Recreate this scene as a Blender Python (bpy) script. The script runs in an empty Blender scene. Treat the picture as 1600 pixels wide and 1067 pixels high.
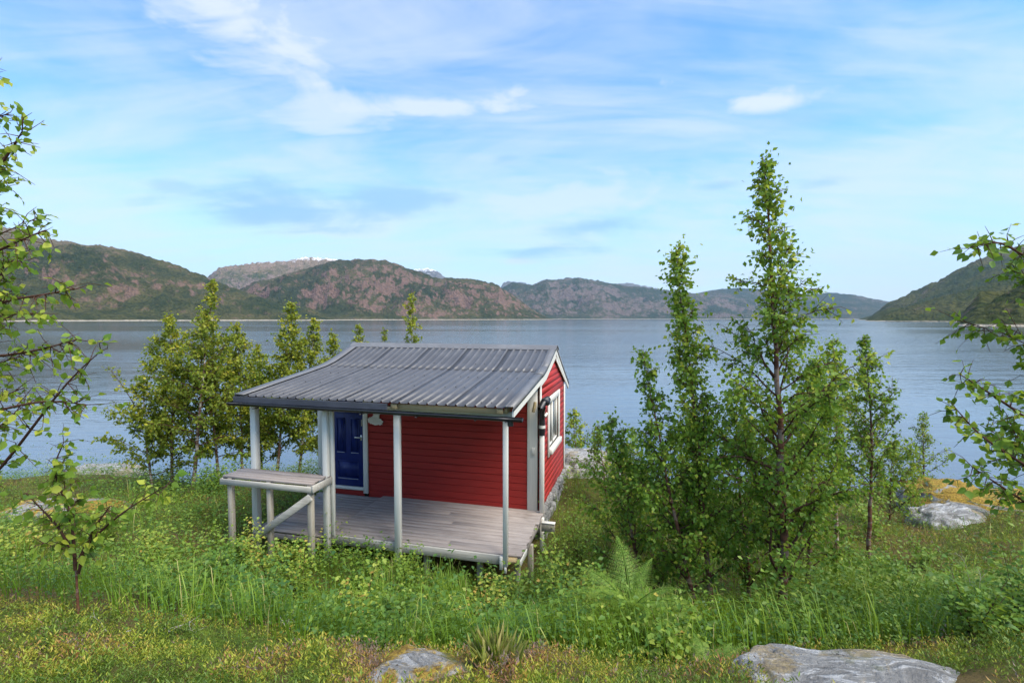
import bpy, bmesh, math, random
import numpy as np
from mathutils import Vector, Matrix

random.seed(11)
rng = np.random.default_rng(11)
R = math.radians
SC = bpy.context.scene
COL = SC.collection

# ------------------------------------------------------------------ camera
CAM_Z = 9.0
PITCH = 2.576
cam_data = bpy.data.cameras.new('camera')
cam = bpy.data.objects.new('camera', cam_data)
COL.objects.link(cam)
cam.location = (0, 0, CAM_Z)
cam.rotation_euler = (R(90 - PITCH), 0, 0)
cam_data.lens = 18.0
cam_data.sensor_width = 36.0
cam_data.clip_start = 0.05
cam_data.clip_end = 60000
SC.camera = cam

# ------------------------------------------------------------------ node helper
class S:
    """a socket with arithmetic, so that node trees can be written as formulas"""
    def __init__(s, nt, sock): s.nt, s.k = nt, sock
    def _m(s, op, *a, clamp=False):
        n = s.nt.nodes.new('ShaderNodeMath'); n.operation = op; n.use_clamp = clamp
        for i, q in enumerate((s,) + a):
            if isinstance(q, S): s.nt.links.new(q.k, n.inputs[i])
            else: n.inputs[i].default_value = q
        return S(s.nt, n.outputs[0])
    def __add__(s, o): return s._m('ADD', o)
    def __sub__(s, o): return s._m('SUBTRACT', o)
    def __mul__(s, o): return s._m('MULTIPLY', o)
    def __truediv__(s, o): return s._m('DIVIDE', o)
    __radd__ = __add__; __rmul__ = __mul__
    def rsub(s, o): return (s * -1.0) + o
    def pw(s, o): return s._m('POWER', o)
    def mx(s, o): return s._m('MAXIMUM', o)
    def mn(s, o): return s._m('MINIMUM', o)
    def clamp(s): return s._m('ADD', 0.0, clamp=True)
    def step(s, a, b):
        n = s.nt.nodes.new('ShaderNodeMapRange'); n.interpolation_type = 'SMOOTHSTEP'
        s.nt.links.new(s.k, n.inputs[0]); n.inputs[1].default_value = a; n.inputs[2].default_value = b
        return S(s.nt, n.outputs[0])

def new(nt, kind, **kw):
    n = nt.nodes.new(kind)
    for k, v in kw.items(): setattr(n, k, v)
    return n
def setin(nt, n, key, v):
    if isinstance(v, S): nt.links.new(v.k, n.inputs[key])
    elif v is not None: n.inputs[key].default_value = v
def noise(nt, vec, scale, detail=4, rough=0.55, dist=0.0):
    n = new(nt, 'ShaderNodeTexNoise')
    if vec is not None: nt.links.new(vec.k, n.inputs['Vector'])
    n.inputs['Scale'].default_value = scale; n.inputs['Detail'].default_value = detail
    n.inputs['Roughness'].default_value = rough; n.inputs['Distortion'].default_value = dist
    return S(nt, n.outputs[0])
def voronoi(nt, vec, scale, feature='F1'):
    n = new(nt, 'ShaderNodeTexVoronoi', feature=feature)
    nt.links.new(vec.k, n.inputs['Vector']); n.inputs['Scale'].default_value = scale
    return S(nt, n.outputs[0])
def mapping(nt, vec, scale=(1, 1, 1), rot=(0, 0, 0), loc=(0, 0, 0)):
    n = new(nt, 'ShaderNodeMapping')
    nt.links.new(vec.k, n.inputs[0]); n.inputs[1].default_value = loc
    n.inputs[2].default_value = rot; n.inputs[3].default_value = scale
    return S(nt, n.outputs[0])
def mix(nt, fac, a, b):
    n = new(nt, 'ShaderNodeMix', data_type='RGBA')
    setin(nt, n, 0, fac)
    for i, c in ((6, a), (7, b)):
        if isinstance(c, S): nt.links.new(c.k, n.inputs[i])
        else: n.inputs[i].default_value = (c[0], c[1], c[2], 1)
    return S(nt, n.outputs[2])
def combine(nt, x, y, z=0.0):
    n = new(nt, 'ShaderNodeCombineXYZ')
    for i, q in enumerate((x, y, z)): setin(nt, n, i, q)
    return S(nt, n.outputs[0])
def separate(nt, v):
    n = new(nt, 'ShaderNodeSeparateXYZ'); nt.links.new(v.k, n.inputs[0])
    return [S(nt, o) for o in n.outputs]

# ------------------------------------------------------------------ sun and sky
SUN_EL, SUN_AZ = 55.0, 124.0            # azimuth clockwise from the view direction (+Y)
sun_dir = Vector((math.sin(R(SUN_AZ)) * math.cos(R(SUN_EL)), math.cos(R(SUN_AZ)) * math.cos(R(SUN_EL)), math.sin(R(SUN_EL))))
sl = bpy.data.lights.new('sun', 'SUN'); sl.energy = 1.5; sl.angle = R(38); sl.color = (1.0, 0.93, 0.82)
sun = bpy.data.objects.new('sun', sl); COL.objects.link(sun)
sun.rotation_euler = sun_dir.to_track_quat('Z', 'Y').to_euler(); sun.location = (20, -20, 60)

world = bpy.data.worlds.new('World'); SC.world = world; world.use_nodes = True
nt = world.node_tree; nt.nodes.clear()
out = new(nt, 'ShaderNodeOutputWorld'); bg = new(nt, 'ShaderNodeBackground')
sky = new(nt, 'ShaderNodeTexSky', sky_type='NISHITA', sun_disc=False)
sky.sun_elevation = R(SUN_EL); sky.sun_rotation = R(SUN_AZ); sky.altitude = 0; sky.air_density = 1.0; sky.dust_density = 0.6; sky.ozone_density = 2.0
SKY_K = 0.068; CL = 0.275
tc = S(nt, new(nt, 'ShaderNodeTexCoord').outputs['Generated'])
dx, dy, dz = separate(nt, tc)
az = dx._m('ARCTAN2', dy) * (180 / math.pi)
el = dz._m('ARCSINE') * (180 / math.pi)
zz = dz.mx(0.0) + 0.16
plane = combine(nt, dx / zz, dy / zz, 0.0)          # cloud deck seen in perspective
wob = noise(nt, mapping(nt, plane, (0.9, 1.5, 1)), 1.0, 5, 0.6, 0.6)
fine = noise(nt, mapping(nt, plane, (0.5, 2.2, 1), (0, 0, R(14))), 2.3, 7, 0.62, 0.9)
ragged = noise(nt, combine(nt, az * 0.10, el * 0.22, 3.0), 1.0, 7, 0.6, 0.5)
def blob(a0, e0, wa, we, tilt=0.0, k=1.0):
    t = R(tilt); a = az - a0; e = el - e0
    p = (a * math.cos(t) + e * math.sin(t)) * (1 / wa); q = (e * math.cos(t) - a * math.sin(t)) * (1 / we)
    d = (p * p + q * q)._m('SQRT') + (ragged - 0.5) * 2.6 + (fine - 0.5) * 1.2
    return d.step(1.05, 0.05) * k
# high thin cloud: one veil over the whole sky, plus the cloud banks in view
veil = (fine * 0.35 + wob * 0.65).step(0.33, 0.66) * 0.62
white = veil.mx(blob(-25, 26.5, 13, 5.5, -12, .85)).mx(blob(-6, 22.0, 24, 1.9, 3, .8)).mx(blob(-18, 21, 9, 2.6, 10, .7))
white = white.mx(blob(27, 20.3, 9.5, 1.5, -5, .85)).mx(blob(8, 12.5, 30, 3.6, 0, .65)).mx(blob(-20, 9.5, 16, 3.2, 6, .62)).mx(blob(36, 13.5, 14, 3.0, 4, .6))
white = white.mx(blob(0, 6.4, 5, 0.7, 0, .8)).mx(blob(22, 4.5, 16, 1.6, 0, .6))
horizon = el.step(20.0, 0.0)
base = sky.outputs[0]
skyc = new(nt, 'ShaderNodeVectorMath', operation='SCALE'); nt.links.new(base, skyc.inputs[0]); skyc.inputs['Scale'].default_value = SKY_K
tintv = new(nt, 'ShaderNodeVectorMath', operation='MULTIPLY'); nt.links.new(skyc.outputs[0], tintv.inputs[0]); tintv.inputs[1].default_value = (0.56, 0.95, 1.24)
c = mix(nt, horizon * 0.72, S(nt, tintv.outputs[0]), (0.80 * CL, 0.88 * CL, 1.00 * CL))
c = mix(nt, white.clamp(), c, (0.86 * CL, 0.93 * CL, 1.03 * CL))
dark = blob(-25, 10.8, 10, 3.2, 4, .9).mx(blob(-13, 12.5, 9.5, 2.0, 6, .85)).mx(blob(9.5, 10.0, 8, 1.5, 4, .8)).mx(blob(1, 7.2, 8, 1.2, 2, .7))
dark = dark.mx(blob(-1, 17, 2.2, 0.8, 0, .6)).mx(blob(31, 12.6, 4, 0.9, 0, .6)).mx(blob(21.5, 13.3, 3, .6, 0, .6)).mx(blob(29, 18.6, 7, 1.2, -3, .4)).mx(blob(-33, 12, 3, .8, 0, .5))
c = mix(nt, dark * 0.95, c, (0.34 * CL, 0.64 * CL, 1.05 * CL))
nt.links.new(c.k, bg.inputs[0]); bg.inputs[1].default_value = 1.0
nt.links.new(bg.outputs[0], out.inputs[0])

SC.view_settings.view_transform = 'Standard'; SC.view_settings.look = 'None'
SC.view_settings.exposure = 1.95; SC.view_settings.gamma = 1.0; SC.view_settings.use_curve_mapping = False
SC.render.engine = 'CYCLES'
SC.cycles.max_bounces = 7; SC.cycles.transparent_max_bounces = 8; SC.cycles.volume_bounces = 0
SC.cycles.diffuse_bounces = 3; SC.cycles.glossy_bounces = 3; SC.cycles.use_denoising = True

# ------------------------------------------------------------------ materials
def material(name):
    m = bpy.data.materials.new(name); m.use_nodes = True
    nt = m.node_tree; nt.nodes.clear()
    o = new(nt, 'ShaderNodeOutputMaterial'); p = new(nt, 'ShaderNodeBsdfPrincipled')
    nt.links.new(p.outputs[0], o.inputs[0])
    return m, nt, p, o
def coords(nt, which='Object'): return S(nt, new(nt, 'ShaderNodeTexCoord').outputs[which])
def objrand(nt): return S(nt, new(nt, 'ShaderNodeObjectInfo').outputs['Random'])
def bump(nt, p, h, strength=0.3, dist=0.02):
    b = new(nt, 'ShaderNodeBump'); b.inputs['Strength'].default_value = strength; b.inputs['Distance'].default_value = dist
    nt.links.new(h.k, b.inputs['Height']); nt.links.new(b.outputs[0], p.inputs['Normal'])
def finish(nt, p, col, rough=0.7, spec=0.4, metal=0.0):
    setin(nt, p, 'Base Color', col if isinstance(col, S) else (*col, 1)); setin(nt, p, 'Roughness', rough)
    p.inputs['Specular IOR Level'].default_value = spec; p.inputs['Metallic'].default_value = metal

def mat_paint(name, col, grain, dirt=(0.2, 0.18, 0.12), wear=0.35, var=0.25, rough=0.62):
    m, nt, p, o = material(name)
    v = coords(nt); r = objrand(nt)
    g = noise(nt, mapping(nt, v, grain), 6, 5, 0.6)
    d = noise(nt, v, 2.3, 6, 0.65)
    f = noise(nt, mapping(nt, v, grain), 26, 3, 0.6)
    dk = tuple(x * (1 - var) for x in col); lt = tuple(min(1, x * (1 + var * .7)) for x in col)
    c = mix(nt, g.step(.3, .7), dk, lt)
    c = mix(nt, r * 0.35, c, tuple(x * .8 for x in col))
    c = mix(nt, (d * 0.6 + f * 0.4).step(.54, .74) * wear, c, dirt)
    finish(nt, p, c, rough, 0.35)
    bump(nt, p, g * .5 + f, 0.25, 0.004)
    return m
M = {}
M['red_front'] = mat_paint('red_painted_boards', (0.34, 0.022, 0.016), (0.25, 8, 8), (0.16, 0.03, 0.02), .4, .22)
M['red_side'] = mat_paint('red_painted_side_boards', (0.38, 0.026, 0.020), (8, 0.25, 8), (0.5, 0.12, 0.09), .22, .18)
M['white'] = mat_paint('white_paint', (0.74, 0.70, 0.61), (8, 8, 0.3), (0.40, 0.38, 0.26), .55, .08)
M['white_u'] = mat_paint('white_paint_long', (0.74, 0.70, 0.61), (.4, .4, 8), (0.40, 0.38, 0.28), .5, .08)
M['blue'] = mat_paint('blue_door_paint', (0.008, 0.020, 0.135), (8, 8, 0.4), (0.02, 0.03, 0.09), .4, .2, .45)
M['chip'] = mat_paint('chipped_paint', (0.45, 0.46, 0.5), (.5, 8, 8), (0.02, 0.03, 0.12), .8, .2)

def mat_wood(name, a, b, c3, grain):
    m, nt, p, o = material(name)
    v = coords(nt); r = objrand(nt)
    sh = combine(nt, r * 37.0, r * 11.0, r * 5.0)
    add = new(nt, 'ShaderNodeVectorMath', operation='ADD'); nt.links.new(v.k, add.inputs[0]); nt.links.new(sh.k, add.inputs[1])
    v2 = S(nt, add.outputs[0])
    g = noise(nt, mapping(nt, v2, grain), 5, 6, 0.65, 0.3)
    f = noise(nt, mapping(nt, v2, tuple(q * 3 for q in grain)), 9, 4, 0.7)
    d = noise(nt, v, 1.1, 5, 0.6)
    c = mix(nt, g.step(.3, .7), a, b)
    c = mix(nt, f.step(.55, .75) * .6, c, c3)
    c = mix(nt, d.step(.52, .78) * .65, c, tuple(x * .55 for x in c3))
    c = mix(nt, r * .5, c, tuple((x + y) * .42 for x, y in zip(a, b)))
    finish(nt, p, c, .82, .25)
    bump(nt, p, g + f, 0.45, 0.006)
    return m
M['deckwood'] = mat_wood('weathered_deck_wood', (0.25, 0.205, 0.18), (0.43, 0.375, 0.34), (0.12, 0.085, 0.07), (.35, 7, 7))
M['wood_z'] = mat_wood('weathered_post_wood', (0.30, 0.26, 0.20), (0.45, 0.41, 0.33), (0.16, 0.13, 0.09), (7, 7, .4))
M['wood_u'] = mat_wood('weathered_rail_wood', (0.36, 0.33, 0.28), (0.55, 0.52, 0.45), (0.2, 0.17, 0.13), (.4, 7, 7))
M['raw'] = mat_wood('unpainted_wood', (0.34, 0.25, 0.12), (0.5, 0.38, 0.2), (0.14, 0.09, 0.04), (.5, 7, 7))

def mat_metal(name, col, rough):
    m, nt, p, o = material(name)
    v = coords(nt); d = noise(nt, v, 3.0, 6, .65); f = noise(nt, mapping(nt, v, (6, 1, 1)), 5, 4, .6); r = objrand(nt)
    c = mix(nt, d.step(.4, .75) * .5, col, tuple(x * 1.7 + .02 for x in col))
    c = mix(nt, f.step(.6, .8) * .4, c, tuple(x * .6 for x in col))
    c = mix(nt, r * .3, c, tuple(x * 1.4 for x in col))
    finish(nt, p, c, d * .25 + (rough - .1), .55)
    bump(nt, p, d, .08, .01)
    return m
M['roof'] = mat_metal('grey_roof_metal', (0.085, 0.082, 0.083), .40)
M['flash'] = mat_metal('grey_roof_flashing', (0.13, 0.125, 0.122), .45)
M['fascia_metal'] = mat_metal('slate_fascia_metal', (0.055, 0.058, 0.072), .4)
M['black'] = mat_metal('black_gutter_plastic', (0.012, 0.012, 0.013), .35)

def mat_simple(name, col, rough=.6, spec=.4, metal=0.):
    m, nt, p, o = material(name); v = coords(nt); d = noise(nt, v, 9, 4, .6)
    finish(nt, p, mix(nt, d, tuple(x * .75 for x in col), tuple(x * 1.2 for x in col)), rough, spec, metal); return m
M['dark'] = mat_simple('dark_interior', (0.03, 0.027, 0.025), .9, .1)
M['brass'] = mat_simple('door_metal', (0.6, 0.6, 0.58), .35, .5, .8)
M['curtain'] = mat_simple('pale_curtain', (0.6, 0.58, 0.52), .9, .1)
M['deadwood'] = mat_simple('bleached_twig', (0.42, 0.38, 0.33), .9, .1)
m, nt, p, o = material('window_glass'); finish(nt, p, (0.25, 0.28, 0.28), .05, .6); p.inputs['Transmission Weight'].default_value = .75; M['glass'] = m

def mat_leaf(name, stops, transl=.5, rough=.5, spec=.35):
    m, nt, p, o = material(name)
    a = new(nt, 'ShaderNodeAttribute', attribute_name='tint')
    cr = new(nt, 'ShaderNodeValToRGB'); e = cr.color_ramp.elements
    e[0].position = stops[0][0]; e[0].color = (*stops[0][1], 1); e[1].position = stops[-1][0]; e[1].color = (*stops[-1][1], 1)
    for pos, c in stops[1:-1]:
        q = e.new(pos); q.color = (*c, 1)
    nt.links.new(a.outputs['Fac'], cr.inputs[0])
    c = S(nt, cr.outputs[0]); finish(nt, p, c, rough, spec)
    t = new(nt, 'ShaderNodeBsdfTranslucent')
    tcol = mix(nt, .5, c, (0.30, 0.36, 0.02)); nt.links.new(tcol.k, t.inputs[0])
    ms = new(nt, 'ShaderNodeMixShader'); ms.inputs[0].default_value = transl
    nt.links.new(p.outputs[0], ms.inputs[1]); nt.links.new(t.outputs[0], ms.inputs[2]); nt.links.new(ms.outputs[0], o.inputs[0])
    return m
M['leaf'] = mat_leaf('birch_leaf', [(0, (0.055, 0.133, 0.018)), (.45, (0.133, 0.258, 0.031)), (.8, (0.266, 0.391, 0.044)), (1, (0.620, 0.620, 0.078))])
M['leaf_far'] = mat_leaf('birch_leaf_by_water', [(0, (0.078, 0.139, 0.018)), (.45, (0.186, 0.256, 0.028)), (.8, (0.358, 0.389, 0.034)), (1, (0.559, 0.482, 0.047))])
M['herb'] = mat_leaf('undergrowth_leaf', [(0, (0.045, 0.115, 0.024)), (.35, (0.10, 0.205, 0.028)), (.7, (0.24, 0.34, 0.04)), (.93, (0.46, 0.50, 0.08)), (1, (0.52, 0.34, 0.08))], .38)
M['grass'] = mat_leaf('grass_blade', [(0, (0.065, 0.145, 0.014)), (.5, (0.165, 0.30, 0.022)), (.85, (0.30, 0.42, 0.045)), (1, (0.55, 0.48, 0.18))], .35)
M['heath'] = mat_leaf('heather_sprig', [(0, (0.072, 0.137, 0.018)), (.35, (0.202, 0.280, 0.029)), (.6, (0.377, 0.390, 0.039)), (.78, (0.442, 0.312, 0.058)), (.9, (0.351, 0.150, 0.058)), (1, (0.221, 0.150, 0.124))], .25)
M['fern'] = mat_leaf('fern_frond', [(0, (0.07, 0.17, 0.02)), (.6, (0.18, 0.31, 0.04)), (1, (0.36, 0.42, 0.08))], .4)

def mat_bark(name, a, b, white):
    m, nt, p, o = material(name); v = coords(nt)
    d = noise(nt, mapping(nt, v, (6, 6, 22)), 1, 5, .65); w = noise(nt, mapping(nt, v, (3, 3, 7)), 1, 4, .6)
    c = mix(nt, d.step(.3, .7), a, b)
    if white: c = mix(nt, w.step(.5, .56) * white, c, (0.55, 0.50, 0.42))
    finish(nt, p, c, .8, .25); bump(nt, p, d, .4, .006); return m
M['bark'] = mat_bark('young_birch_bark', (0.07, 0.030, 0.018), (0.21, 0.085, 0.045), .25)
M['bark_pale'] = mat_bark('pale_birch_bark', (0.10, 0.055, 0.035), (0.30, 0.17, 0.10), .75)
M['twig'] = mat_simple('brown_twig', (0.085, 0.04, 0.025), .8, .2)

def mat_rock(name, moss=.5, white=.5):
    m, nt, p, o = material(name); v = coords(nt)
    geo = new(nt, 'ShaderNodeNewGeometry'); nz = separate(nt, S(nt, geo.outputs['Normal']))[2]
    a = noise(nt, v, 2.2, 8, .68, .4); b = noise(nt, mapping(nt, v, (1.6, 5, 5), (0, 0, .5)), 2.2, 7, .7, .6); f = noise(nt, v, 32, 5, .7)
    c = mix(nt, a.step(.32, .68), (0.22, 0.21, 0.195), (0.46, 0.445, 0.42))
    c = mix(nt, b.step(.50, .58) * white, c, (0.72, 0.71, 0.69))
    c = mix(nt, (b * .5 + f * .5).step(.42, .33) * .9, c, (0.055, 0.045, 0.04))
    mo = noise(nt, v, 1.7, 6, .7, .5)
    c = mix(nt, mo.step(.56 - .12 * moss, .64 - .12 * moss) * nz.step(.35, .75) * moss, c, mix(nt, f.step(.35, .65), (0.22, 0.13, 0.03), (0.58, 0.38, 0.06)))
    c = mix(nt, noise(nt, v, 3.4, 5, .7).step(.56, .64) * moss * .8, c, (0.16, 0.17, 0.03))
    finish(nt, p, c, .88, .25); bump(nt, p, a * 2.5 + b * 2.0 + f * .6, 1.0, .06); return m
M['rock'] = mat_rock('lichen_rock', .45, .75)
M['rock_moss'] = mat_rock('mossy_rock', 1.0, .45)
M['rock_orange'] = mat_rock('orange_mossy_rock', 1.6, .4)
M['stone'] = mat_rock('foundation_stone', .1, .25)

m, nt, p, o = material('mossy_ground'); v = coords(nt)
a = noise(nt, v, .9, 7, .65); b = noise(nt, v, 7, 6, .7)
c = mix(nt, a.step(.35, .65), (0.075, 0.08, 0.018), (0.12, 0.085, 0.035))
c = mix(nt, b.step(.5, .7), c, (0.055, 0.05, 0.022)); c = mix(nt, (a * .4 + b * .6).step(.5, .38), c, (0.12, 0.17, 0.02))
finish(nt, p, c, .95, .1); bump(nt, p, b, .8, .05); M['ground'] = m

# ------------------------------------------------------------------ mesh helpers
def tagged(o, label=None, cat=None, group=None, kind=None):
    if label: o['label'] = label
    if cat: o['category'] = cat
    if group: o['group'] = group
    if kind: o['kind'] = kind
    return o
def empty(name, loc=(0, 0, 0), rz=0.0):
    o = bpy.data.objects.new(name, None); COL.objects.link(o); o.location = loc; o.rotation_euler = (0, 0, rz); o.empty_display_size = .2
    return o
def link(name, me, parent=None):
    o = bpy.data.objects.new(name, me); COL.objects.link(o)
    if parent: o.parent = parent
    return o
def raw_mesh(name, V, F, mat, tint=None, smooth=False):
    """V (n,3); F one (m,k) array or a list of them"""
    me = bpy.data.meshes.new(name)
    V = np.ascontiguousarray(V, dtype=np.float32)
    Fs = [np.asarray(f) for f in (F if isinstance(F, list) else [F]) if len(f)]
    me.vertices.add(len(V)); me.vertices.foreach_set('co', V.ravel())
    idx = np.concatenate([f.ravel() for f in Fs]).astype(np.int32)
    size = np.concatenate([np.full(len(f), f.shape[1]) for f in Fs])
    start = np.concatenate([[0], np.cumsum(size)[:-1]]).astype(np.int32)
    me.loops.add(len(idx)); me.loops.foreach_set('vertex_index', idx)
    me.polygons.add(len(size)); me.polygons.foreach_set('loop_start', start)
    if smooth: me.polygons.foreach_set('use_smooth', np.ones(len(size), dtype=bool))
    if tint is not None:
        at = me.attributes.new('tint', 'FLOAT', 'POINT'); at.data.foreach_set('value', np.asarray(tint, dtype=np.float32))
    me.materials.append(mat); me.update(calc_edges=True); me.validate()
    return me
def mk(name, V, F, mat, parent=None, tint=None, smooth=False):
    return link(name, raw_mesh(name, V, F, mat, tint, smooth), parent)

BOXF = np.array([(0, 3, 2, 1), (4, 5, 6, 7), (0, 1, 5, 4), (1, 2, 6, 5), (2, 3, 7, 6), (3, 0, 4, 7)])
def boxv(a, b):
    (x0, y0, z0), (x1, y1, z1) = a, b
    return np.array([(x0, y0, z0), (x1, y0, z0), (x1, y1, z0), (x0, y1, z0), (x0, y0, z1), (x1, y0, z1), (x1, y1, z1), (x0, y1, z1)], float)
def box(name, a, b, mat, parent=None, bev=.004, jit=0.0):
    V = boxv(a, b)
    if jit: V = V + rng.normal(0, jit, V.shape)
    o = mk(name, V, BOXF, mat, parent)
    if bev:
        md = o.modifiers.new('edge', 'BEVEL'); md.width = bev; md.segments = 1; md.limit_method = 'ANGLE'
    return o
def boxes(name, lst, mat, parent=None):
    V = np.concatenate([boxv(a, b) for a, b in lst]); F = np.concatenate([BOXF + 8 * i for i in range(len(lst))])
    return mk(name, V, F, mat, parent)
def beam(name, p, q, w, h, mat, parent=None, up=(0, 0, 1), bev=.004):
    p, q, up = Vector(p), Vector(q), Vector(up); d = (q - p).normalized(); s = d.cross(up).normalized(); t = s.cross(d)
    V = [pp + s * (w / 2 * a) + t * (h / 2 * b) for pp in (p, q) for a, b in ((-1, -1), (1, -1), (1, 1), (-1, 1))]
    o = mk(name, np.array([tuple(x) for x in V]), BOXF, mat, parent)
    if bev: md = o.modifiers.new('edge', 'BEVEL'); md.width = bev; md.segments = 1; md.limit_method = 'ANGLE'
    return o
def prism(name, poly, axis, a, b, mat, parent=None):
    """poly in the two other axes, extruded along axis ('x','y' or 'z') from a to b"""
    n = len(poly)
    def p3(p, t): return {'x': (t, p[0], p[1]), 'y': (p[0], t, p[1]), 'z': (p[0], p[1], t)}[axis]
    bm = bmesh.new()
    va = [bm.verts.new(p3(p, a)) for p in poly]; vb = [bm.verts.new(p3(p, b)) for p in poly]
    bm.faces.new(va); bm.faces.new(vb[::-1])
    for i in range(n): bm.faces.new((va[i], va[(i + 1) % n], vb[(i + 1) % n], vb[i]))
    bmesh.ops.recalc_face_normals(bm, faces=bm.faces[:])
    me = bpy.data.meshes.new(name); bm.to_mesh(me); bm.free(); me.materials.append(mat)
    return link(name, me, parent)
class Acc:
    """collects tubes / leaves of ONE part"""
    def __init__(s): s.V, s.F4, s.F3, s.T, s.n = [], [], [], [], 0
    def add(s, V, F, tint=None):
        V = np.asarray(V, float); F = np.asarray(F) + s.n
        (s.F4 if F.shape[1] == 4 else s.F3).append(F); s.V.append(V); s.n += len(V)
        s.T.append(np.full(len(V), .5) if tint is None else np.asarray(tint, float))
    def tube(s, P, rad, k=5):
        P = np.asarray(P, float); n = len(P); rad = np.broadcast_to(np.asarray(rad, float), (n,))
        T = np.gradient(P, axis=0); T /= np.linalg.norm(T, axis=1)[:, None] + 1e-9
        ref = np.array([1., 0, 0]) if abs(T[0, 0]) < .8 else np.array([0, 1., 0])
        A = np.cross(T, ref); A /= np.linalg.norm(A, axis=1)[:, None] + 1e-9; B = np.cross(T, A)
        an = np.arange(k) * 2 * np.pi / k
        V = (P[:, None] + rad[:, None, None] * (np.cos(an)[None, :, None] * A[:, None] + np.sin(an)[None, :, None] * B[:, None])).reshape(-1, 3)
        i, j = np.meshgrid(np.arange(n - 1), np.arange(k), indexing='ij'); j2 = (j + 1) % k
        s.add(V, np.stack([i * k + j, i * k + j2, (i + 1) * k + j2, (i + 1) * k + j], -1).reshape(-1, 4))
        s.add(P[-1][None].repeat(3, 0) + np.array([[0, 0, 0], [1e-4, 0, 0], [0, 1e-4, 0]]), [(0, 1, 2)])
    def leaves(s, P, A, N, size, tint, wid=.8):
        """folded rhombic leaves: base P, axis A, normal N"""
        P = np.asarray(P, float); n = len(P)
        if n == 0: return
        size = np.broadcast_to(np.asarray(size, float), (n,))[:, None]
        A = A / (np.linalg.norm(A, axis=1)[:, None] + 1e-9); N = N - (N * A).sum(1)[:, None] * A
        N /= np.linalg.norm(N, axis=1)[:, None] + 1e-9; B = np.cross(A, N)
        V = np.stack([P, P + size * (.42 * A + .5 * wid * B + .12 * N), P + size * A, P + size * (.42 * A - .5 * wid * B + .12 * N)], 1).reshape(-1, 3)
        b = np.arange(n)[:, None] * 4
        s.add(V, np.concatenate([b + [0, 1, 2], b + [0, 2, 3]]), np.repeat(tint, 4))
    def build(s, name, mat, parent=None, smooth=False, tint=False):
        F = [np.concatenate(f) for f in (s.F4, s.F3) if f]
        return mk(name, np.concatenate(s.V), F, mat, parent, np.concatenate(s.T) if tint else None, smooth)

# value noise for geometry
def _h(ix, iy, seed):
    n = (ix.astype(np.int64) * 374761393 + iy.astype(np.int64) * 668265263 + seed * 144269) & 0x7fffffff
    n = ((n ^ (n >> 13)) * 1274126177) & 0x7fffffff
    return ((n ^ (n >> 16)) & 0xffff) / 65535.0
def vnoise(x, y, seed=0):
    x = np.asarray(x, float); y = np.asarray(y, float)
    ix, iy = np.floor(x), np.floor(y); fx, fy = x - ix, y - iy
    fx = fx * fx * fx * (fx * (fx * 6 - 15) + 10); fy = fy * fy * fy * (fy * (fy * 6 - 15) + 10)
    a, b, c_, d = _h(ix, iy, seed), _h(ix + 1, iy, seed), _h(ix, iy + 1, seed), _h(ix + 1, iy + 1, seed)
    return (a * (1 - fx) + b * fx) * (1 - fy) + (c_ * (1 - fx) + d * fx) * fy
def fbm(x, y, oct=5, seed=0, gain=.5, ridged=False):
    t = np.zeros(np.broadcast(x, y).shape); a = 1.0; tot = 0.0; f = 1.0
    for i in range(oct):
        n = vnoise(x * f + 17.3 * i, y * f - 9.1 * i, seed + i)
        t = t + a * ((1 - np.abs(2 * n - 1)) if ridged else n); tot += a; a *= gain; f *= 2.03
    return t / tot

_cp, _sp = math.cos(R(PITCH)), math.sin(R(PITCH))
def at(px, py, d):
    """the point that lies d metres ahead, in the direction measured in the photograph"""
    x, u = (px - 800) / 800.0, -(py - 533.5) / 800.0
    dirv = np.array([x, _cp + u * _sp, u * _cp - _sp]); return np.array([0, 0, CAM_Z]) + dirv * (d / dirv[1])

# ------------------------------------------------------------------ ground, water, mountains
DECK_Z = 5.16
ctrl = [at(*q) for q in [
    (0, 1067, 3), (300, 1067, 3), (600, 1067, 2.9), (800, 1067, 3), (1000, 1067, 3), (1350, 1067, 2.9), (1580, 1067, 3.1),
    (100, 945, 4.7), (300, 985, 4.4), (480, 1010, 4.2), (640, 1040, 3.7), (820, 1040, 3.7), (1000, 1035, 3.8), (1200, 1030, 3.9), (1350, 1020, 3.9), (1560, 1010, 4.0),
    (700, 1000, 6.6), (900, 1000, 6.3), (1222, 1003, 6.0), (1110, 995, 6.4), (520, 940, 7.2), (350, 930, 7.0), (180, 890, 7.6), (20, 880, 7.2),
    (250, 835, 10), (60, 800, 12), (180, 795, 12), (300, 768, 14), (170, 738, 17), (60, 745, 16.5), (-150, 800, 12), (-300, 900, 7),
    (420, 745, 15), (1300, 862, 9), (1357, 890, 8.2), (1460, 815, 12), (1600, 800, 11), (1500, 775, 13.2), (1450, 915, 7.6), (1570, 905, 7), (1620, 870, 8), (1620, 960, 5.4), (1750, 850, 8),
    (1400, 790, 13), (1900, 850, 11)]]
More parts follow.
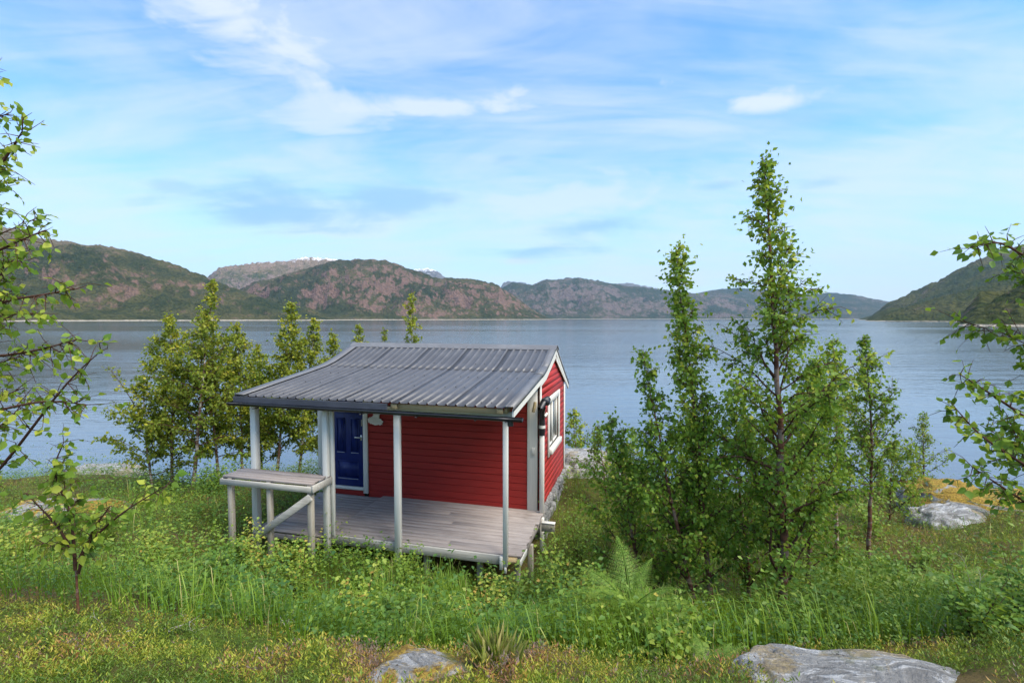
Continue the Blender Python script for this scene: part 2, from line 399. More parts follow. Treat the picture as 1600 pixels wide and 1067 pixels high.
# ground round the cabin: (u, v, height relative to the deck)
TH = R(14.7); OX, OY = 0.309, 10.139
def cab(u, v, z=0.0): return np.array([OX + u * math.cos(TH) + v * math.sin(TH), OY - u * math.sin(TH) + v * math.cos(TH), DECK_Z + z])
ctrl += [cab(*q) for q in [(-4.9, -2.2, -.35), (-3.2, -2.6, -.38), (-1.8, -2.4, -.45), (.2, -2.4, -.72), (.6, -1.0, -.85), (.7, .6, -.60), (.8, 2.2, -.35), (.9, 3.6, -.25), (-2, 1, -.7), (-5.2, 0, -.45), (-5.2, 3, -.6),
                           (-1, 4.5, -.8), (-4, 4.8, -1.0), (2.2, -.6, -.85), (2.6, 1.5, -.6), (2.0, -2.4, -.75), (3.6, 3, -.8)]]
for x, y, z in [(-9, 20, 1.2), (-3, 20, 1.3), (3, 20, 1.6), (9, 20, 1.5), (15, 19.5, 1.8), (-16, 21, 1.2), (-24, 20, 1.5), (22, 19, 2.2), (30, 18, 3.0),
                (-9, 25, -1.5), (0, 25, -1.5), (9, 25, -1.5), (18, 25, -1.5), (-20, 26, -1.5), (28, 26, -1.5), (0, 0, 7.35), (-5, 0, 7.3), (5, 0, 7.25), (0, -5, 7.6), (-12, 0, 7.0), (12, 0, 7.0), (-25, 5, 6), (25, 5, 6.4), (20, 11, 5.4), (-20, 12, 4.6)]:
    ctrl.append(np.array([x, y, z], float))
CT = np.array(ctrl)
def _phi(r2): return np.where(r2 > 1e-9, .5 * r2 * np.log(r2 + 1e-12), 0)
_n = len(CT); _D = ((CT[:, None, :2] - CT[None, :, :2]) ** 2).sum(-1)
_K = _phi(_D) + np.eye(_n) * .35; _P = np.concatenate([np.ones((_n, 1)), CT[:, :2]], 1)
_sol = np.linalg.solve(np.block([[_K, _P], [_P.T, np.zeros((3, 3))]]), np.concatenate([CT[:, 2], np.zeros(3)]))
def ground(x, y):
    x = np.asarray(x, float); y = np.asarray(y, float); sh = np.broadcast(x, y).shape
    q = np.stack([np.broadcast_to(x, sh).ravel(), np.broadcast_to(y, sh).ravel()], 1); res = np.empty(len(q))
    for i in range(0, len(q), 20000):
        s = q[i:i + 20000]; r2 = ((s[:, None] - CT[None, :, :2]) ** 2).sum(-1)
        res[i:i + 20000] = _phi(r2) @ _sol[:_n] + _sol[_n] + s @ _sol[_n + 1:]
    h = res.reshape(sh)
    return h + (fbm(x * .9, y * .9, 4, 3) - .5) * .30 + (fbm(x * 2.6, y * 2.6, 2, 77) - .5) * .13 * np.clip(1 - (y - 7) / 3, 0, 1)
gx = np.arange(-30, 34.01, .2); gy = np.arange(-6, 27.01, .17)
GX, GY = np.meshgrid(gx, gy); GZ = ground(GX, GY)
def grid_faces(nr, nc):
    i, j = np.meshgrid(np.arange(nr - 1), np.arange(nc - 1), indexing='ij'); a = i * nc + j
    return np.stack([a, a + 1, a + nc + 1, a + nc], -1).reshape(-1, 4)
tagged(mk('ground', np.stack([GX, GY, GZ], -1).reshape(-1, 3), grid_faces(*GX.shape), M['ground'], smooth=True), kind='structure')
def gz(x, y): return float(ground(np.array([x]), np.array([y]))[0])

m, nt, p, o = material('fjord_water'); v = coords(nt)
calm = noise(nt, mapping(nt, v, (.0012, .006, 1)), 1, 3, .5, .4).step(.42, .60)
w1 = noise(nt, mapping(nt, v, (.35, 1.1, 1), (0, 0, R(8))), 1, 4, .55, .3); w2 = noise(nt, mapping(nt, v, (.05, .22, 1), (0, 0, R(-6))), 1, 3, .5)
finish(nt, p, (0.050, 0.066, 0.078), .09, .5); p.inputs['IOR'].default_value = 2.8
bump(nt, p, (w1 * .5 + w2) * (calm * .8 + .2), .8, .42)
WL = 13800
wv = np.array([(-WL, -900, 0), (WL, -900, 0), (WL, WL, 0), (-WL, WL, 0)], float)
tagged(mk('water', wv, np.array([(0, 1, 2, 3)]), m), kind='structure')

def mat_mountain(name, forest, meadow, rock, top, rocky, snow_z, top_z, sc, shore=3.0):
    m, nt, p, o = material(name); v = coords(nt)
    geo = new(nt, 'ShaderNodeNewGeometry'); nz = separate(nt, S(nt, geo.outputs['Normal']))[2]; z = separate(nt, v)[2]
    a = noise(nt, v, .004 * sc, 7, .62, .3); b = noise(nt, v, .026 * sc, 6, .68); f = noise(nt, v, .075 * sc, 4, .7)
    tree = voronoi(nt, v, .09 * sc)
    c = mix(nt, a.step(.38, .62), forest, meadow)
    c = mix(nt, tree.step(.35, .75) * .55, c, tuple(q * .45 for q in forest))
    c = mix(nt, f.step(.5, .7) * .35, c, tuple(q * 1.6 for q in meadow))
    rk = ((a * .45 + b * .55) + (nz * -.50 + .46)).step(.58 - rocky, .70 - rocky)
    c = mix(nt, rk * .8, c, mix(nt, f.step(.3, .7), tuple(q * .6 for q in rock), tuple(q * 1.3 for q in rock)))
    c = mix(nt, ((z * (1 / top_z)) + (b - .5) * .7).step(.62, .98) * .85, c, top)
    c = mix(nt, (z + (b - .5) * 6.0).step(shore + 1.5, shore - .5), c, (0.42, 0.36, 0.28))            # bare tidal rock
    if snow_z: c = mix(nt, ((z * (1 / snow_z)) + (b - .5) * .55 + (f - .5) * .3).step(1.02, 1.10), c, (.85, .86, .9))
    finish(nt, p, c, .95, .05); bump(nt, p, tree * -1.0 + f * 1.2 + b * 2, .9, 9 / sc); return m
def mountain(name, sky_pts, shore, ridge, mat, na=300, ns=90, seed=0, rough=.22, power=1.05, lobes=5.5):
    """one mountain side: rises from the shore line to a ridge and falls away behind; skyline from measured bearings"""
    px = np.array([q[0] for q in sky_pts], float); py = np.array([q[1] for q in sky_pts], float)
    xs = np.linspace(px[0], px[-1], na); ys = np.interp(xs, px, py)
    k = np.hanning(9); k /= k.sum(); ys = np.convolve(np.pad(ys, 4, 'edge'), k, 'valid')
    A = np.arctan2(xs - 800, 800)
    t = (xs - px[0]) / (px[-1] - px[0])
    r0 = np.interp(t, [q[0] for q in shore], [q[1] for q in shore]) / np.cos(A); r1 = np.interp(t, [q[0] for q in ridge], [q[1] for q in ridge]) / np.cos(A)
    hr = (497.5 - ys) / 800 * np.cos(A) * r1 + CAM_Z
    s = np.linspace(0, 1.7, ns)[:, None]
    rr = r0 + s * (r1 - r0)
    X, Y = np.sin(A) * rr, np.cos(A) * rr
    L = (r1 - r0).mean()
    wav = fbm(X / L * 2.2, Y / L * 2.2, 3, seed + 40) - .5
    s2 = np.clip(s + wav * .34 * np.sin(np.pi * np.clip(s, 0, 1)), 0, 2)
    shape = np.where(s2 <= 1, s2 ** power, np.maximum(0, 1 - (s2 - 1) * 1.2))
    n = fbm(X / L * lobes, Y / L * lobes, 6, seed, .52, True) - .62
    env = np.sin(np.pi * np.clip(s, 0, 1)) * .95 + .10 * np.clip(s * 3, 0, 1)
    Z = hr * (shape + n * rough * 2.4 * env)
    Z += (fbm(X / L * 40, Y / L * 40, 3, seed + 5) - .5) * hr.mean() * .09 * np.clip(s * 6, 0, 1)
    edge = np.clip(np.minimum(t, 1 - t) / .06, 0, 1)[None] ** .8
    Z = np.where(s <= 0, -8, np.maximum(Z, -3 + s * 30) * edge - 8 * (1 - edge))
    return tagged(mk(name, np.stack([X, Y, Z], -1).reshape(-1, 3), grid_faces(ns, na), mat, smooth=True), kind='structure')
mt1 = mat_mountain('olive_mountain', (0.026, 0.038, 0.009), (0.095, 0.085, 0.026), (0.20, 0.115, 0.085), (0.22, 0.16, 0.10), .015, None, 470, 1.0)
mt2 = mat_mountain('red_cliff_mountain', (0.028, 0.038, 0.010), (0.090, 0.082, 0.028), (0.21, 0.120, 0.092), (0.20, 0.140, 0.095), .05, None, 560, .8)
mt3 = mat_mountain('snow_streaked_mountain', (0.06, 0.075, 0.02), (0.15, 0.12, 0.05), (0.25, 0.17, 0.14), (0.28, 0.19, 0.13), .08, 585, 620, .6)
mt4 = mat_mountain('far_blue_mountain', (0.030, 0.045, 0.018), (0.070, 0.072, 0.034), (0.17, 0.12, 0.105), (0.15, 0.11, 0.09), .10, 760, 800, .5)
mt5 = mat_mountain('snowy_peak', (0.10, 0.10, 0.10), (0.14, 0.13, 0.12), (0.18, 0.16, 0.15), (0.25, 0.22, 0.2), .1, 800, 1200, .45)
mt6 = mat_mountain('wooded_mountain', (0.034, 0.050, 0.010), (0.085, 0.082, 0.024), (0.18, 0.13, 0.09), (0.14, 0.115, 0.055), .0, None, 420, 1.1, 1.2)
mountain('hill_left_mountain', [(-420, 330), (-200, 340), (0, 352), (50, 364), (110, 378), (180, 388), (240, 403), (300, 424), (345, 444), (400, 462), (470, 480), (540, 493)], [(0, 1350), (.45, 1500), (1, 2200)], [(0, 2700), (.5, 2700), (1, 2600)], mt1, 340, 90, 3)
mountain('hill_red_cliffs', [(270, 490), (340, 470), (400, 440), (450, 428), (490, 418), (520, 408), (560, 404), (600, 406), (650, 424), (690, 436), (730, 434), (770, 442), (800, 460), (830, 482), (870, 498)], [(0, 2300), (.5, 2700), (1, 3600)], [(0, 3600), (.5, 3700), (1, 4200)], mt2, 340, 90, 8, .22)
mountain('hill_snow_streaks', [(260, 470), (320, 440), (345, 418), (390, 412), (440, 408), (480, 402), (520, 404), (560, 412), (640, 440)], [(0, 4200), (1, 4400)], [(0, 5200), (1, 5400)], mt3, 200, 60, 12, .05)
mountain('hill_snowy_peak', [(560, 440), (600, 422), (640, 421), (672, 420), (686, 424), (700, 438), (760, 470)], [(0, 7600), (1, 7800)], [(0, 9000), (1, 9200)], mt5, 160, 50, 15, .04)
mountain('hill_far_ridge', [(740, 470), (775, 455), (800, 440), (830, 446), (850, 437), (880, 436), (905, 433), (940, 440), (970, 446), (1000, 448), (1060, 456), (1120, 462), (1200, 470), (1260, 480)], [(0, 4900), (1, 6500)], [(0, 6800), (1, 8200)], mt4, 260, 60, 21, .2)
mountain('hill_far_snow', [(760, 455), (790, 440), (815, 440), (850, 452), (930, 450), (965, 443), (985, 442), (1020, 450), (1100, 462), (1180, 465)], [(0, 9000), (1, 9500)], [(0, 10500), (1, 11000)], mt5, 200, 50, 25, .04)
mountain('hill_far_shoulder', [(1040, 470), (1100, 455), (1140, 450), (1200, 452), (1260, 460), (1300, 457), (1340, 462), (1390, 472), (1450, 486)], [(0, 7000), (1, 6000)], [(0, 9000), (1, 8000)], mt4, 180, 45, 31, .06)
mountain('hill_right_mountain', [(1335, 501), (1360, 492), (1385, 476), (1420, 458), (1460, 440), (1500, 418), (1545, 398), (1600, 380), (1700, 350), (1850, 320), (2100, 300)], [(0, 2600), (.25, 1700), (1, 1300)], [(0, 2900), (.3, 2900), (1, 2600)], mt6, 240, 70, 44, .05, 1.1)
mountain('hill_right_spur', [(1348, 499), (1400, 484), (1460, 466), (1530, 448), (1600, 425), (1750, 390), (2000, 370)], [(0, 1600), (.3, 1200), (1, 1000)], [(0, 1750), (.3, 1700), (1, 1600)], mt6, 200, 60, 52, .05, 1.0)
mountain('hill_wooded_point', [(1488, 508), (1510, 496), (1540, 478), (1570, 455), (1610, 428), (1700, 385), (1900, 340), (2200, 320)], [(0, 620), (.3, 560), (1, 420)], [(0, 680), (.3, 700), (1, 700)], mt6, 160, 60, 61, .03, .9)

# ------------------------------------------------------------------ the cabin (local axes: x along the front, y away from the porch, z above the deck)
cabin = tagged(empty('red_cabin', (OX, OY, DECK_Z), -TH), 'small red wooden cabin with grey metal roof, blue door and open porch', 'cabin')
WU0, WU1, WV1 = -4.78, 0.24, 3.15
ROOF = [(1.65, 3.19), (1.2, 3.04), (.8, 2.905), (.5, 2.815), (.2, 2.752), (-.3, 2.685), (-1.2, 2.578), (-2.27, 2.45)]   # (y, z) of the front slope
BACK = (3.60, 2.13)
def roof_z(v):
    if v >= 1.65: return 3.19 + (v - 1.65) * (BACK[1] - 3.19) / (BACK[0] - 1.65)
    for (a, za), (b, zb) in zip(ROOF, ROOF[1:]):
        if b <= v <= a: return za + (v - a) * (zb - za) / (b - a)
    return ROOF[-1][1]
# front wall of tongued boards, right of the door
fw = boxes('front_wall', [((WU0, .02, -.10), (-4.44, .10, 2.60)), ((-4.44, .02, 2.16), (-3.67, .10, 2.60)), ((-3.67, .02, -.10), (WU1 - .02, .10, 2.60)), ((-4.44, .02, -.10), (-3.67, .10, .06))], M['dark'], cabin)
def weatherboard(name, u0, u1, z0, z1, mat, parent, y0=0.018, th=.020):
    """a board on the front, its upper edge rebated so that a groove shows"""
    prof = [(y0, z0 + .002), (y0 - th, z0 + .006), (y0 - th, z1 - .012), (y0 - th * .35, z1 - .002), (y0, z1 - .002)]
    return prism(name, prof, 'x', u0, u1, mat, parent)
bh = .1435
for i in range(18):
    z0 = -.055 + i * bh
    weatherboard('weatherboard', -3.555, 0.0, z0, z0 + bh + rng.normal(0, .0015), M['red_front'], fw)
weatherboard('weatherboard', -4.44, -3.675, -.055, .07, M['red_front'], fw)
# right gable wall
GAP = (.93, 2.21, .99, 2.04)      # window opening v0,v1,z0,z1
sw = boxes('side_wall', [((WU1 - .10, .10, -.08), (WU1 - .02, GAP[0], 2.55)), ((WU1 - .10, GAP[1], -.08), (WU1 - .02, WV1, 2.15)), ((WU1 - .10, GAP[0], -.08), (WU1 - .02, GAP[1], GAP[2])), ((WU1 - .10, GAP[0], GAP[3]), (WU1 - .02, GAP[1], 2.5))], M['dark'], cabin)
prism('gable_panel', [(.10, 2.55), (GAP[0], 2.5), (GAP[1], 2.5), (WV1, 2.15), (WV1, 2.27), (1.65, 3.06), (.5, 2.70), (.10, 2.62)], 'x', WU1 - .09, WU1 - .025, M['dark'], sw)
def top_v(z):      # extent of the wall in v at height z, below the roof
    lo, hi = .03, WV1
    vs = np.linspace(.03, WV1, 400); zs = np.array([roof_z(v_) - .10 for v_ in vs]); ok = vs[zs >= z]
    return (ok[0], ok[-1]) if len(ok) else None
def side_board(v0, v1, z0, z1):
    lo0, lo1 = top_v(z0), top_v(z1)
    if lo0 is None: return
    if lo1 is None: return
    a0, b0 = max(v0, lo0[0]), min(v1, lo0[1]); a1, b1 = max(v0, lo1[0]), min(v1, lo1[1])
    if b0 - a0 < .03: return
    if b1 - a1 < .01: mid = (a0 + b0) / 2; a1, b1 = mid - .005, mid + .005
    g = .005
    x0, x1 = WU1 - .02, WU1 + rng.normal(0, .0012)
    V = np.array([(x0, a0, z0 + g), (x0, b0, z0 + g), (x0, b1, z1 - g), (x0, a1, z1 - g), (x1, a0, z0 + g), (x1, b0, z0 + g), (x1, b1, z1 - g), (x1, a1, z1 - g)])
    o = mk('weatherboard', V, BOXF, M['red_side'], sw)
    if abs(a0 - a1) + abs(b0 - b1) > .001: return
    md = o.modifiers.new('edge', 'BEVEL'); md.width = .006; md.segments = 1; md.limit_method = 'ANGLE'
sh = .137
for i in range(23):
    z0 = -.06 + i * sh; z1 = z0 + sh
    if z1 > GAP[2] + .01 and z0 < GAP[3] - .01:
        side_board(.03, GAP[0], z0, z1); side_board(GAP[1], WV1 - .02, z0, z1)
    else: side_board(.03, WV1 - .02, z0, z1)
box('back_wall', (WU0, WV1 - .08, -.1), (WU1 - .10, WV1, 2.2), M['red_front'], cabin)
prism('left_wall', [(.10, -.1), (WV1 - .08, -.1), (WV1 - .08, 2.28), (1.65, 3.05), (.5, 2.70), (.10, 2.6)], 'x', WU0, WU0 + .08, M['red_front'], cabin)
box('floor_frame', (WU0 + .08, .10, -.16), (WU1 - .10, WV1 - .08, -.04), M['dark'], cabin)
# corner boards
box('corner_board', (0.0, -.022, -.03), (.20, .018, 2.55), M['white'], cabin)
box('corner_board', (.245, .0, -.05), (.268, .11, 2.60), M['white'], cabin)
box('corner_board', (.245, WV1 - .10, -.10), (.268, WV1 + .02, 2.16), M['white'], cabin)
box('corner_board', (-4.80, -.025, -.03), (-4.665, .018, 2.55), M['white'], cabin)
box('corner_board', (-4.655, -.02, -.03), (-4.565, .016, 2.55), M['white'], cabin)
# door
door = box('door', (-4.435, -.005, .155), (-3.675, .045, 2.15), M['blue'], cabin)
def panel(u0, u1, z0, z1):
    q = boxes('door_panel', [((u0 + .03, -.012, z0 + .03), (u1 - .03, -.003, z1 - .03)),
        ((u0, -.018, z0), (u1, -.003, z0 + .02)), ((u0, -.018, z1 - .02), (u1, -.003, z1)), ((u0, -.018, z0 + .02), (u0 + .02, -.003, z1 - .02)), ((u1 - .02, -.018, z0 + .02), (u1, -.003, z1 - .02))], M['blue'], door)
    return q
panel(-4.33, -4.12, .90, 1.66); panel(-3.98, -3.77, .90, 1.66); panel(-4.31, -3.79, .32, .72); panel(-4.31, -3.79, 1.76, 2.06)
for a, b, z in ((-4.33, -4.12, .895), (-3.98, -3.77, .895), (-4.31, -3.79, .315)):
    box('worn_rail_edge', (a + .01, -.022, z - .005), (b - .01, -.0185, z + .006), M['chip'], door, 0)
box('door_handle', (-3.86, -.060, 1.235), (-3.72, -.042, 1.262), M['brass'], door); box('lock_plate', (-3.74, -.016, 1.18), (-3.705, -.006, 1.30), M['brass'], door)
box('latch', (-3.71, -.03, 1.50), (-3.685, -.006, 1.64), M['wood_z'], door)
df = empty('door_frame'); df.parent = cabin
box('jamb', (-3.668, -.034, .02), (-3.562, .016, 2.42), M['white'], df); box('jamb', (-4.555, -.03, .02), (-4.442, .012, 2.42), M['white'], df)
box('threshold', (-4.442, -.05, .085), (-3.670, .018, .148), M['white_u'], df); box('lintel', (-4.442, -.03, 2.16), (-3.670, .016, 2.30), M['white_u'], df)
# two hooks under the porch roof
for u in (-1.62, -1.22):
    a = Acc(); a.tube([(u, -.0, 2.13), (u, -.05, 2.12), (u + .01, -.06, 2.0), (u + .01, -.05, 1.93), (u + .02, -.03, 1.91)], .011, 6); a.build('wall_hook', M['wood_z'], cabin)
# window in the gable
win = empty('window', (0, 0, 0)); win.parent = cabin
x0 = WU1
tr = [((GAP[0] - .09, GAP[2] - .14), (GAP[0] + .03, GAP[3] + .10)), ((GAP[1] - .03, GAP[2]), (GAP[1] + .09, GAP[3] + .10)), ((GAP[0] + .03, GAP[3] - .03), (GAP[1] - .03, GAP[3] + .10))]
for (a, b), (c_, d_) in tr: box('casing', (x0 + .004, a, b), (x0 + .036, c_, d_), M['white'], win)
sill = box('sill', (x0 + .004, GAP[0] + .03, GAP[2] - .10), (x0 + .095, GAP[1] + .04, GAP[2] + .015), M['white'], win)
fr = empty('frame'); fr.parent = win
vm = (GAP[0] + GAP[1]) / 2
for a, b in ((GAP[0] + .03, vm - .005), (vm + .005, GAP[1] - .03)):
    z0_, z1_ = GAP[2] + .018, GAP[3] - .03
    s = boxes('sash', [((x0 - .05, a, z0_), (x0 - .012, a + .05, z1_)), ((x0 - .05, b - .05, z0_), (x0 - .012, b, z1_)), ((x0 - .05, a + .05, z0_), (x0 - .012, b - .05, z0_ + .05)), ((x0 - .05, a + .05, z1_ - .05), (x0 - .012, b - .05, z1_))], M['white'], fr)
    box('pane', (x0 - .036, a + .045, z0_ + .045), (x0 - .030, b - .045, z1_ - .045), M['glass'], fr, 0)
    boxes('curtain', [((x0 - .13 - .015 * (k % 2), a + .02 + k * .06, z0_), (x0 - .12 - .015 * (k % 2), a + .075 + k * .06, z1_)) for k in range(6)], M['curtain'], win)
# roof: bent profiled sheets
roof = empty('roof'); roof.parent = cabin
RU0, RU1 = -4.90, 0.30
def sheet(name, path, u0, u1, n, parent, lift=0.0, mat=None):
    """trapezoid-profiled metal sheet following path [(v,z)...]; n ribs"""
    pitch = (u1 - u0) / n; us, hs = [], []
    for i in range(n):
        b = u0 + i * pitch
        for f, h in ((0, 0), (.70, 0), (.78, .028), (.88, .028), (.96, 0)): us.append(b + f * pitch); hs.append(h)
    us.append(u1); hs.append(0)
    us, hs = np.array(us), np.array(hs); P = np.array(path); m_ = len(us)
    jit = 0.0
    V = np.stack([np.broadcast_to(us, (len(P), m_)), np.broadcast_to(P[:, :1], (len(P), m_)), P[:, 1:2] + hs[None] + lift + jit + .002 * np.sin(us * 2.1)[None]], -1)
    Vb = V.copy(); Vb[..., 2] -= .004; k = V.reshape(-1, 3); nb = len(k)
    F = grid_faces(len(P), m_); Fb = F[:, ::-1] + nb
    def rim(ix): return np.stack([ix[:-1], ix[1:], ix[1:] + nb, ix[:-1] + nb], -1)
    I = np.arange(nb).reshape(len(P), m_)
    return mk(name, np.concatenate([k, Vb.reshape(-1, 3)]), [F, Fb, rim(I[-1]), rim(I[0]), rim(I[:, 0]), rim(I[:, -1])], mat or M['roof'], parent)
lower = [q for q in ROOF if q[0] <= .5]; upper = [q for q in ROOF if q[0] >= .2]
su = np.linspace(RU0 + .16, RU1 - .10, 6)
for i in range(5):
    sheet('roof_sheet', lower, su[i] + .0005, su[i + 1] - .0005, 6, roof, .0)
    sheet('roof_sheet', [(v_, z_) for v_, z_ in upper], su[i] + .0005, su[i + 1] - .0005, 6, roof, .007)
    sheet('roof_sheet', [(1.65, 3.19), (2.6, 2.667), BACK], su[i], su[i + 1], 5, roof, .0)
# screws
bm = bmesh.new()
for v_ in (1.35, .62, .30, -.35, -1.15, -2.05):
    for k in range(25):
        u_ = RU0 + .16 + (k + .45 + rng.normal(0, .08)) * (su[-1] - su[0]) / 25
        if rng.random() < .72: bmesh.ops.create_cone(bm, cap_ends=True, segments=6, radius1=.011, radius2=.007, depth=.012, matrix=Matrix.Translation((u_, v_ + rng.normal(0, .02), roof_z(v_) + .010)))
me = bpy.data.meshes.new('roof_screws'); bm.to_mesh(me); bm.free(); me.materials.append(M['black']); o = link('roof_screws', me, roof); o['kind'] = 'stuff'
# ridge cap and verge flashings
ridge = prism('ridge_cap', [(1.42, 3.128), (1.42, 3.140), (1.62, 3.232), (1.68, 3.232), (1.88, 3.120), (1.88, 3.108), (1.66, 3.218), (1.64, 3.218)], 'x', RU0 - .01, RU1 + .02, M['flash'], roof)
def flashing(u0, u1, path, drop, side):
    P = np.array(path); n = len(P)
    rows = [(u0 if side > 0 else u1, .022), (u1 if side > 0 else u0, .030), (u1 if side > 0 else u0, -drop)]
    V = np.concatenate([np.stack([np.full(n, u_), P[:, 0], P[:, 1] + h], -1) for u_, h in rows])
    F = grid_faces(3, n)
    o = mk('verge_flashing', V, F, M['flash'], roof); md = o.modifiers.new('thickness', 'SOLIDIFY'); md.thickness = .004
    return o
flashing(RU1 - .16, RU1, [q for q in ROOF if q[0] >= .3 or q[0] == .5], .055, 1)
flashing(RU1 - .17, RU1 + .004, [(.52, 2.825), (.2, 2.758), (-.05, 2.725)], .06, 1)
flashing(RU1 - .16, RU1, [(-.03, 2.722), (-1.2, 2.578), (-2.28, 2.449)], .055, 1)
flashing(RU0, RU0 + .20, ROOF, .055, -1)
flashing(RU1 - .10, RU1, [(1.66, 3.185), (2.6, 2.667), BACK], .05, 1)
# bargeboards
def barge(path, u0, u1, h0, h1, name='bargeboard', off=.035):
    top = [(v_, z_ - off + h0 * 0) for v_, z_ in path]; bot = [(v_, z_ - off - h1) for v_, z_ in path][::-1]
    return prism(name, top + bot, 'x', u0, u1, M['white'], roof)
barge([(-2.22, 2.456), (-1.2, 2.578), (-.3, 2.685), (.1, 2.737)], RU1 - .035, RU1 - .006, 0, .125)
barge([(-.12, 2.71), (.5, 2.80), (1.65, 3.17)], .270, .288, 0, .17, off=.05)
barge([(1.652, 3.17), (BACK[0] - .02, 2.14)], RU1 - .035, RU1 - .006, 0, .12)
barge([(1.70, 3.05), (WV1 + .25, 2.255)], .270, .290, 0, .10, off=.08)
barge(ROOF[::-1], RU0 + .006, RU0 + .035, 0, .13)
# rafters, header beam, boards under the eave
for u in np.linspace(RU0 + .25, RU1 - .15, 7):
    for (a, za), (b, zb) in zip([(.1, 2.735), ], [(-2.18, 2.46)]):
        beam('rafter', (u, a, za - .075), (u, b, zb - .075), .05, .09, M['raw'], roof)
box('porch_beam', (RU0 + .08, -2.05, 2.25), (RU1 - .06, -1.95, 2.345), M['white_u'], cabin)
box('eave_board', (-1.84, -2.20, 2.335), (RU1 - .20, -2.178, 2.425), M['raw'], cabin)
for u in (-1.80, .02): box('rafter_end', (u, -2.245, 2.345), (u + .10, -2.203, 2.425), M['raw'], cabin)
fa = prism('fascia', [(-2.29, 2.335), (-2.29, 2.43), (-2.255, 2.435), (-2.255, 2.335)], 'x', -4.92, -3.2, M['fascia_metal'], cabin)
prism('fascia', [(-2.293, 2.332), (-2.293, 2.43), (-2.258, 2.434), (-2.258, 2.332)], 'x', -3.199, -1.86, M['fascia_metal'], cabin)
a = Acc()
ga = np.linspace(np.pi, 2 * np.pi, 9)
def gutter(u0, u1, z0, z1):
    n = 12; us = np.linspace(u0, u1, n); V = []
    for r_ in (.062, .056):
        for u in us:
            zc = z0 + (z1 - z0) * (u - u0) / (u1 - u0)
            V += [(u, -2.345 + r_ * math.cos(q), zc + r_ * math.sin(q)) for q in ga]
    V = np.array(V); F = grid_faces(n, 9); k = n * 9
    ends = [np.array([[i * 9 + j, i * 9 + j + 1, i * 9 + j + 1 + k, i * 9 + j + k] for j in range(8)]) for i in (0, n - 1)]
    rims = [np.array([[i * 9 + j, (i + 1) * 9 + j, (i + 1) * 9 + j + k, i * 9 + j + k] for i in range(n - 1)]) for j in (0, 8)]
    cap = [np.array([[c0 + 0, c0 + 1, c0 + 2], [c0, c0 + 2, c0 + 3], [c0, c0 + 3, c0 + 4], [c0, c0 + 4, c0 + 5], [c0, c0 + 5, c0 + 6], [c0, c0 + 6, c0 + 7], [c0, c0 + 7, c0 + 8]]) for c0 in (0, (n - 1) * 9)]
    return mk('gutter', V, [F, F[:, ::-1] + k] + ends + rims + cap, M['black'], cabin)
gut = gutter(-4.96, .46, 2.345, 2.315)
for u in (-4.4, -3.2, -2.3, -1.3, -.3, .2): box('gutter_bracket', (u, -2.412, 2.25), (u + .025, -2.28, 2.262), M['black'], gut, 0)
gut2 = Acc(); gut2.tube([(.27, -2.345, 2.27), (.27, -2.345, 2.19)], .045, 10); gut2.build('outlet', M['black'], gut)
# downpipe and its wrapped fittings at the corner
pipe = box('downpipe', (.276, -.13, -.02), (.356, -.05, 1.62), M['white'], cabin)
pf = Acc()
pf.tube([(.315, -.09, 1.55), (.315, -.09, 1.86)], .058, 10); pf.tube([(.315, -.09, 1.86), (.325, -.16, 2.02), (.36, -.22, 2.12)], [.05, .06, .055], 10)
pf.tube([(.30, -.20, 2.08), (.36, -.08, 2.22), (.42, .02, 2.26)], [.07, .075, .06], 8); pf.build('wrapped_fitting', M['black'], pipe)
box('fitting_box', (.30, -.16, 2.14), (.47, .0, 2.27), M['black'], pipe, .015, .012)
pf = Acc(); pf.tube([(.315, -.09, 1.69), (.315, -.09, 1.75)], .066, 10); pf.build('pipe_collar', M['white'], pipe)
pf = Acc(); pf.tube([(.37, -.13, 1.93), (.41, -.06, 1.98)], .03, 8); pf.build('pipe_stub', M['white'], pipe)
pf = Acc(); pf.tube([(.16, -.20, 2.02), (.19, -.22, 2.12), (.2, -.2, 2.22)], [.03, .035, .03], 7); pf.build('bracket', M['raw'], pipe)
box('switch_box', (.272, .12, 1.18), (.31, .19, 1.36), M['white'], cabin); box('switch_box', (.10, -.06, 1.13), (.17, -.024, 1.27), M['white'], cabin)
# porch deck
deck = empty('porch_deck'); deck.parent = cabin
NB = 15; bw = 2.02 / NB
for i in range(NB):
    v0 = -2.0 + i * bw
    sag = rng.normal(0, .003)
    if i % 3 == 1 and i < 13:
        cut = rng.uniform(-2.2, -.9)
        box('plank', (-3.21, v0 + .003, -.032 + sag), (cut, v0 + bw - .003, sag), M['deckwood'], deck, .004, .0015); box('plank', (cut + .004, v0 + .003, -.032), (.345 + rng.normal(0, .012), v0 + bw - .003, rng.normal(0, .003)), M['deckwood'], deck, .004, .0015)
    else:
        box('plank', (-3.21, v0 + .003, -.032 + sag), (.345 + rng.normal(0, .012), v0 + bw - .003, sag), M['deckwood'], deck, .004, .0015)
    box('plank', (-4.70 + rng.normal(0, .02), v0 - .09, -.055), (-3.215, v0 + bw - .096, -.022 + rng.normal(0, .004)), M['deckwood'], deck, .004, .002)
box('front_board', (-3.20, -2.035, -.165), (.02, -2.004, -.012), M['wood_u'], deck, .005, .003)
box('left_front_board', (-4.70, -2.13, -.16), (-3.24, -2.105, -.06), M['deckwood'], deck, .005, .003)
box('side_joist', (.29, -1.99, -.16), (.335, -.05, -.036), M['deckwood'], deck)
for v_ in (-1.8, -1.0, -.25): box('joist', (-4.6, v_, -.17), (.28, v_ + .05, -.058), M['deckwood'], deck)
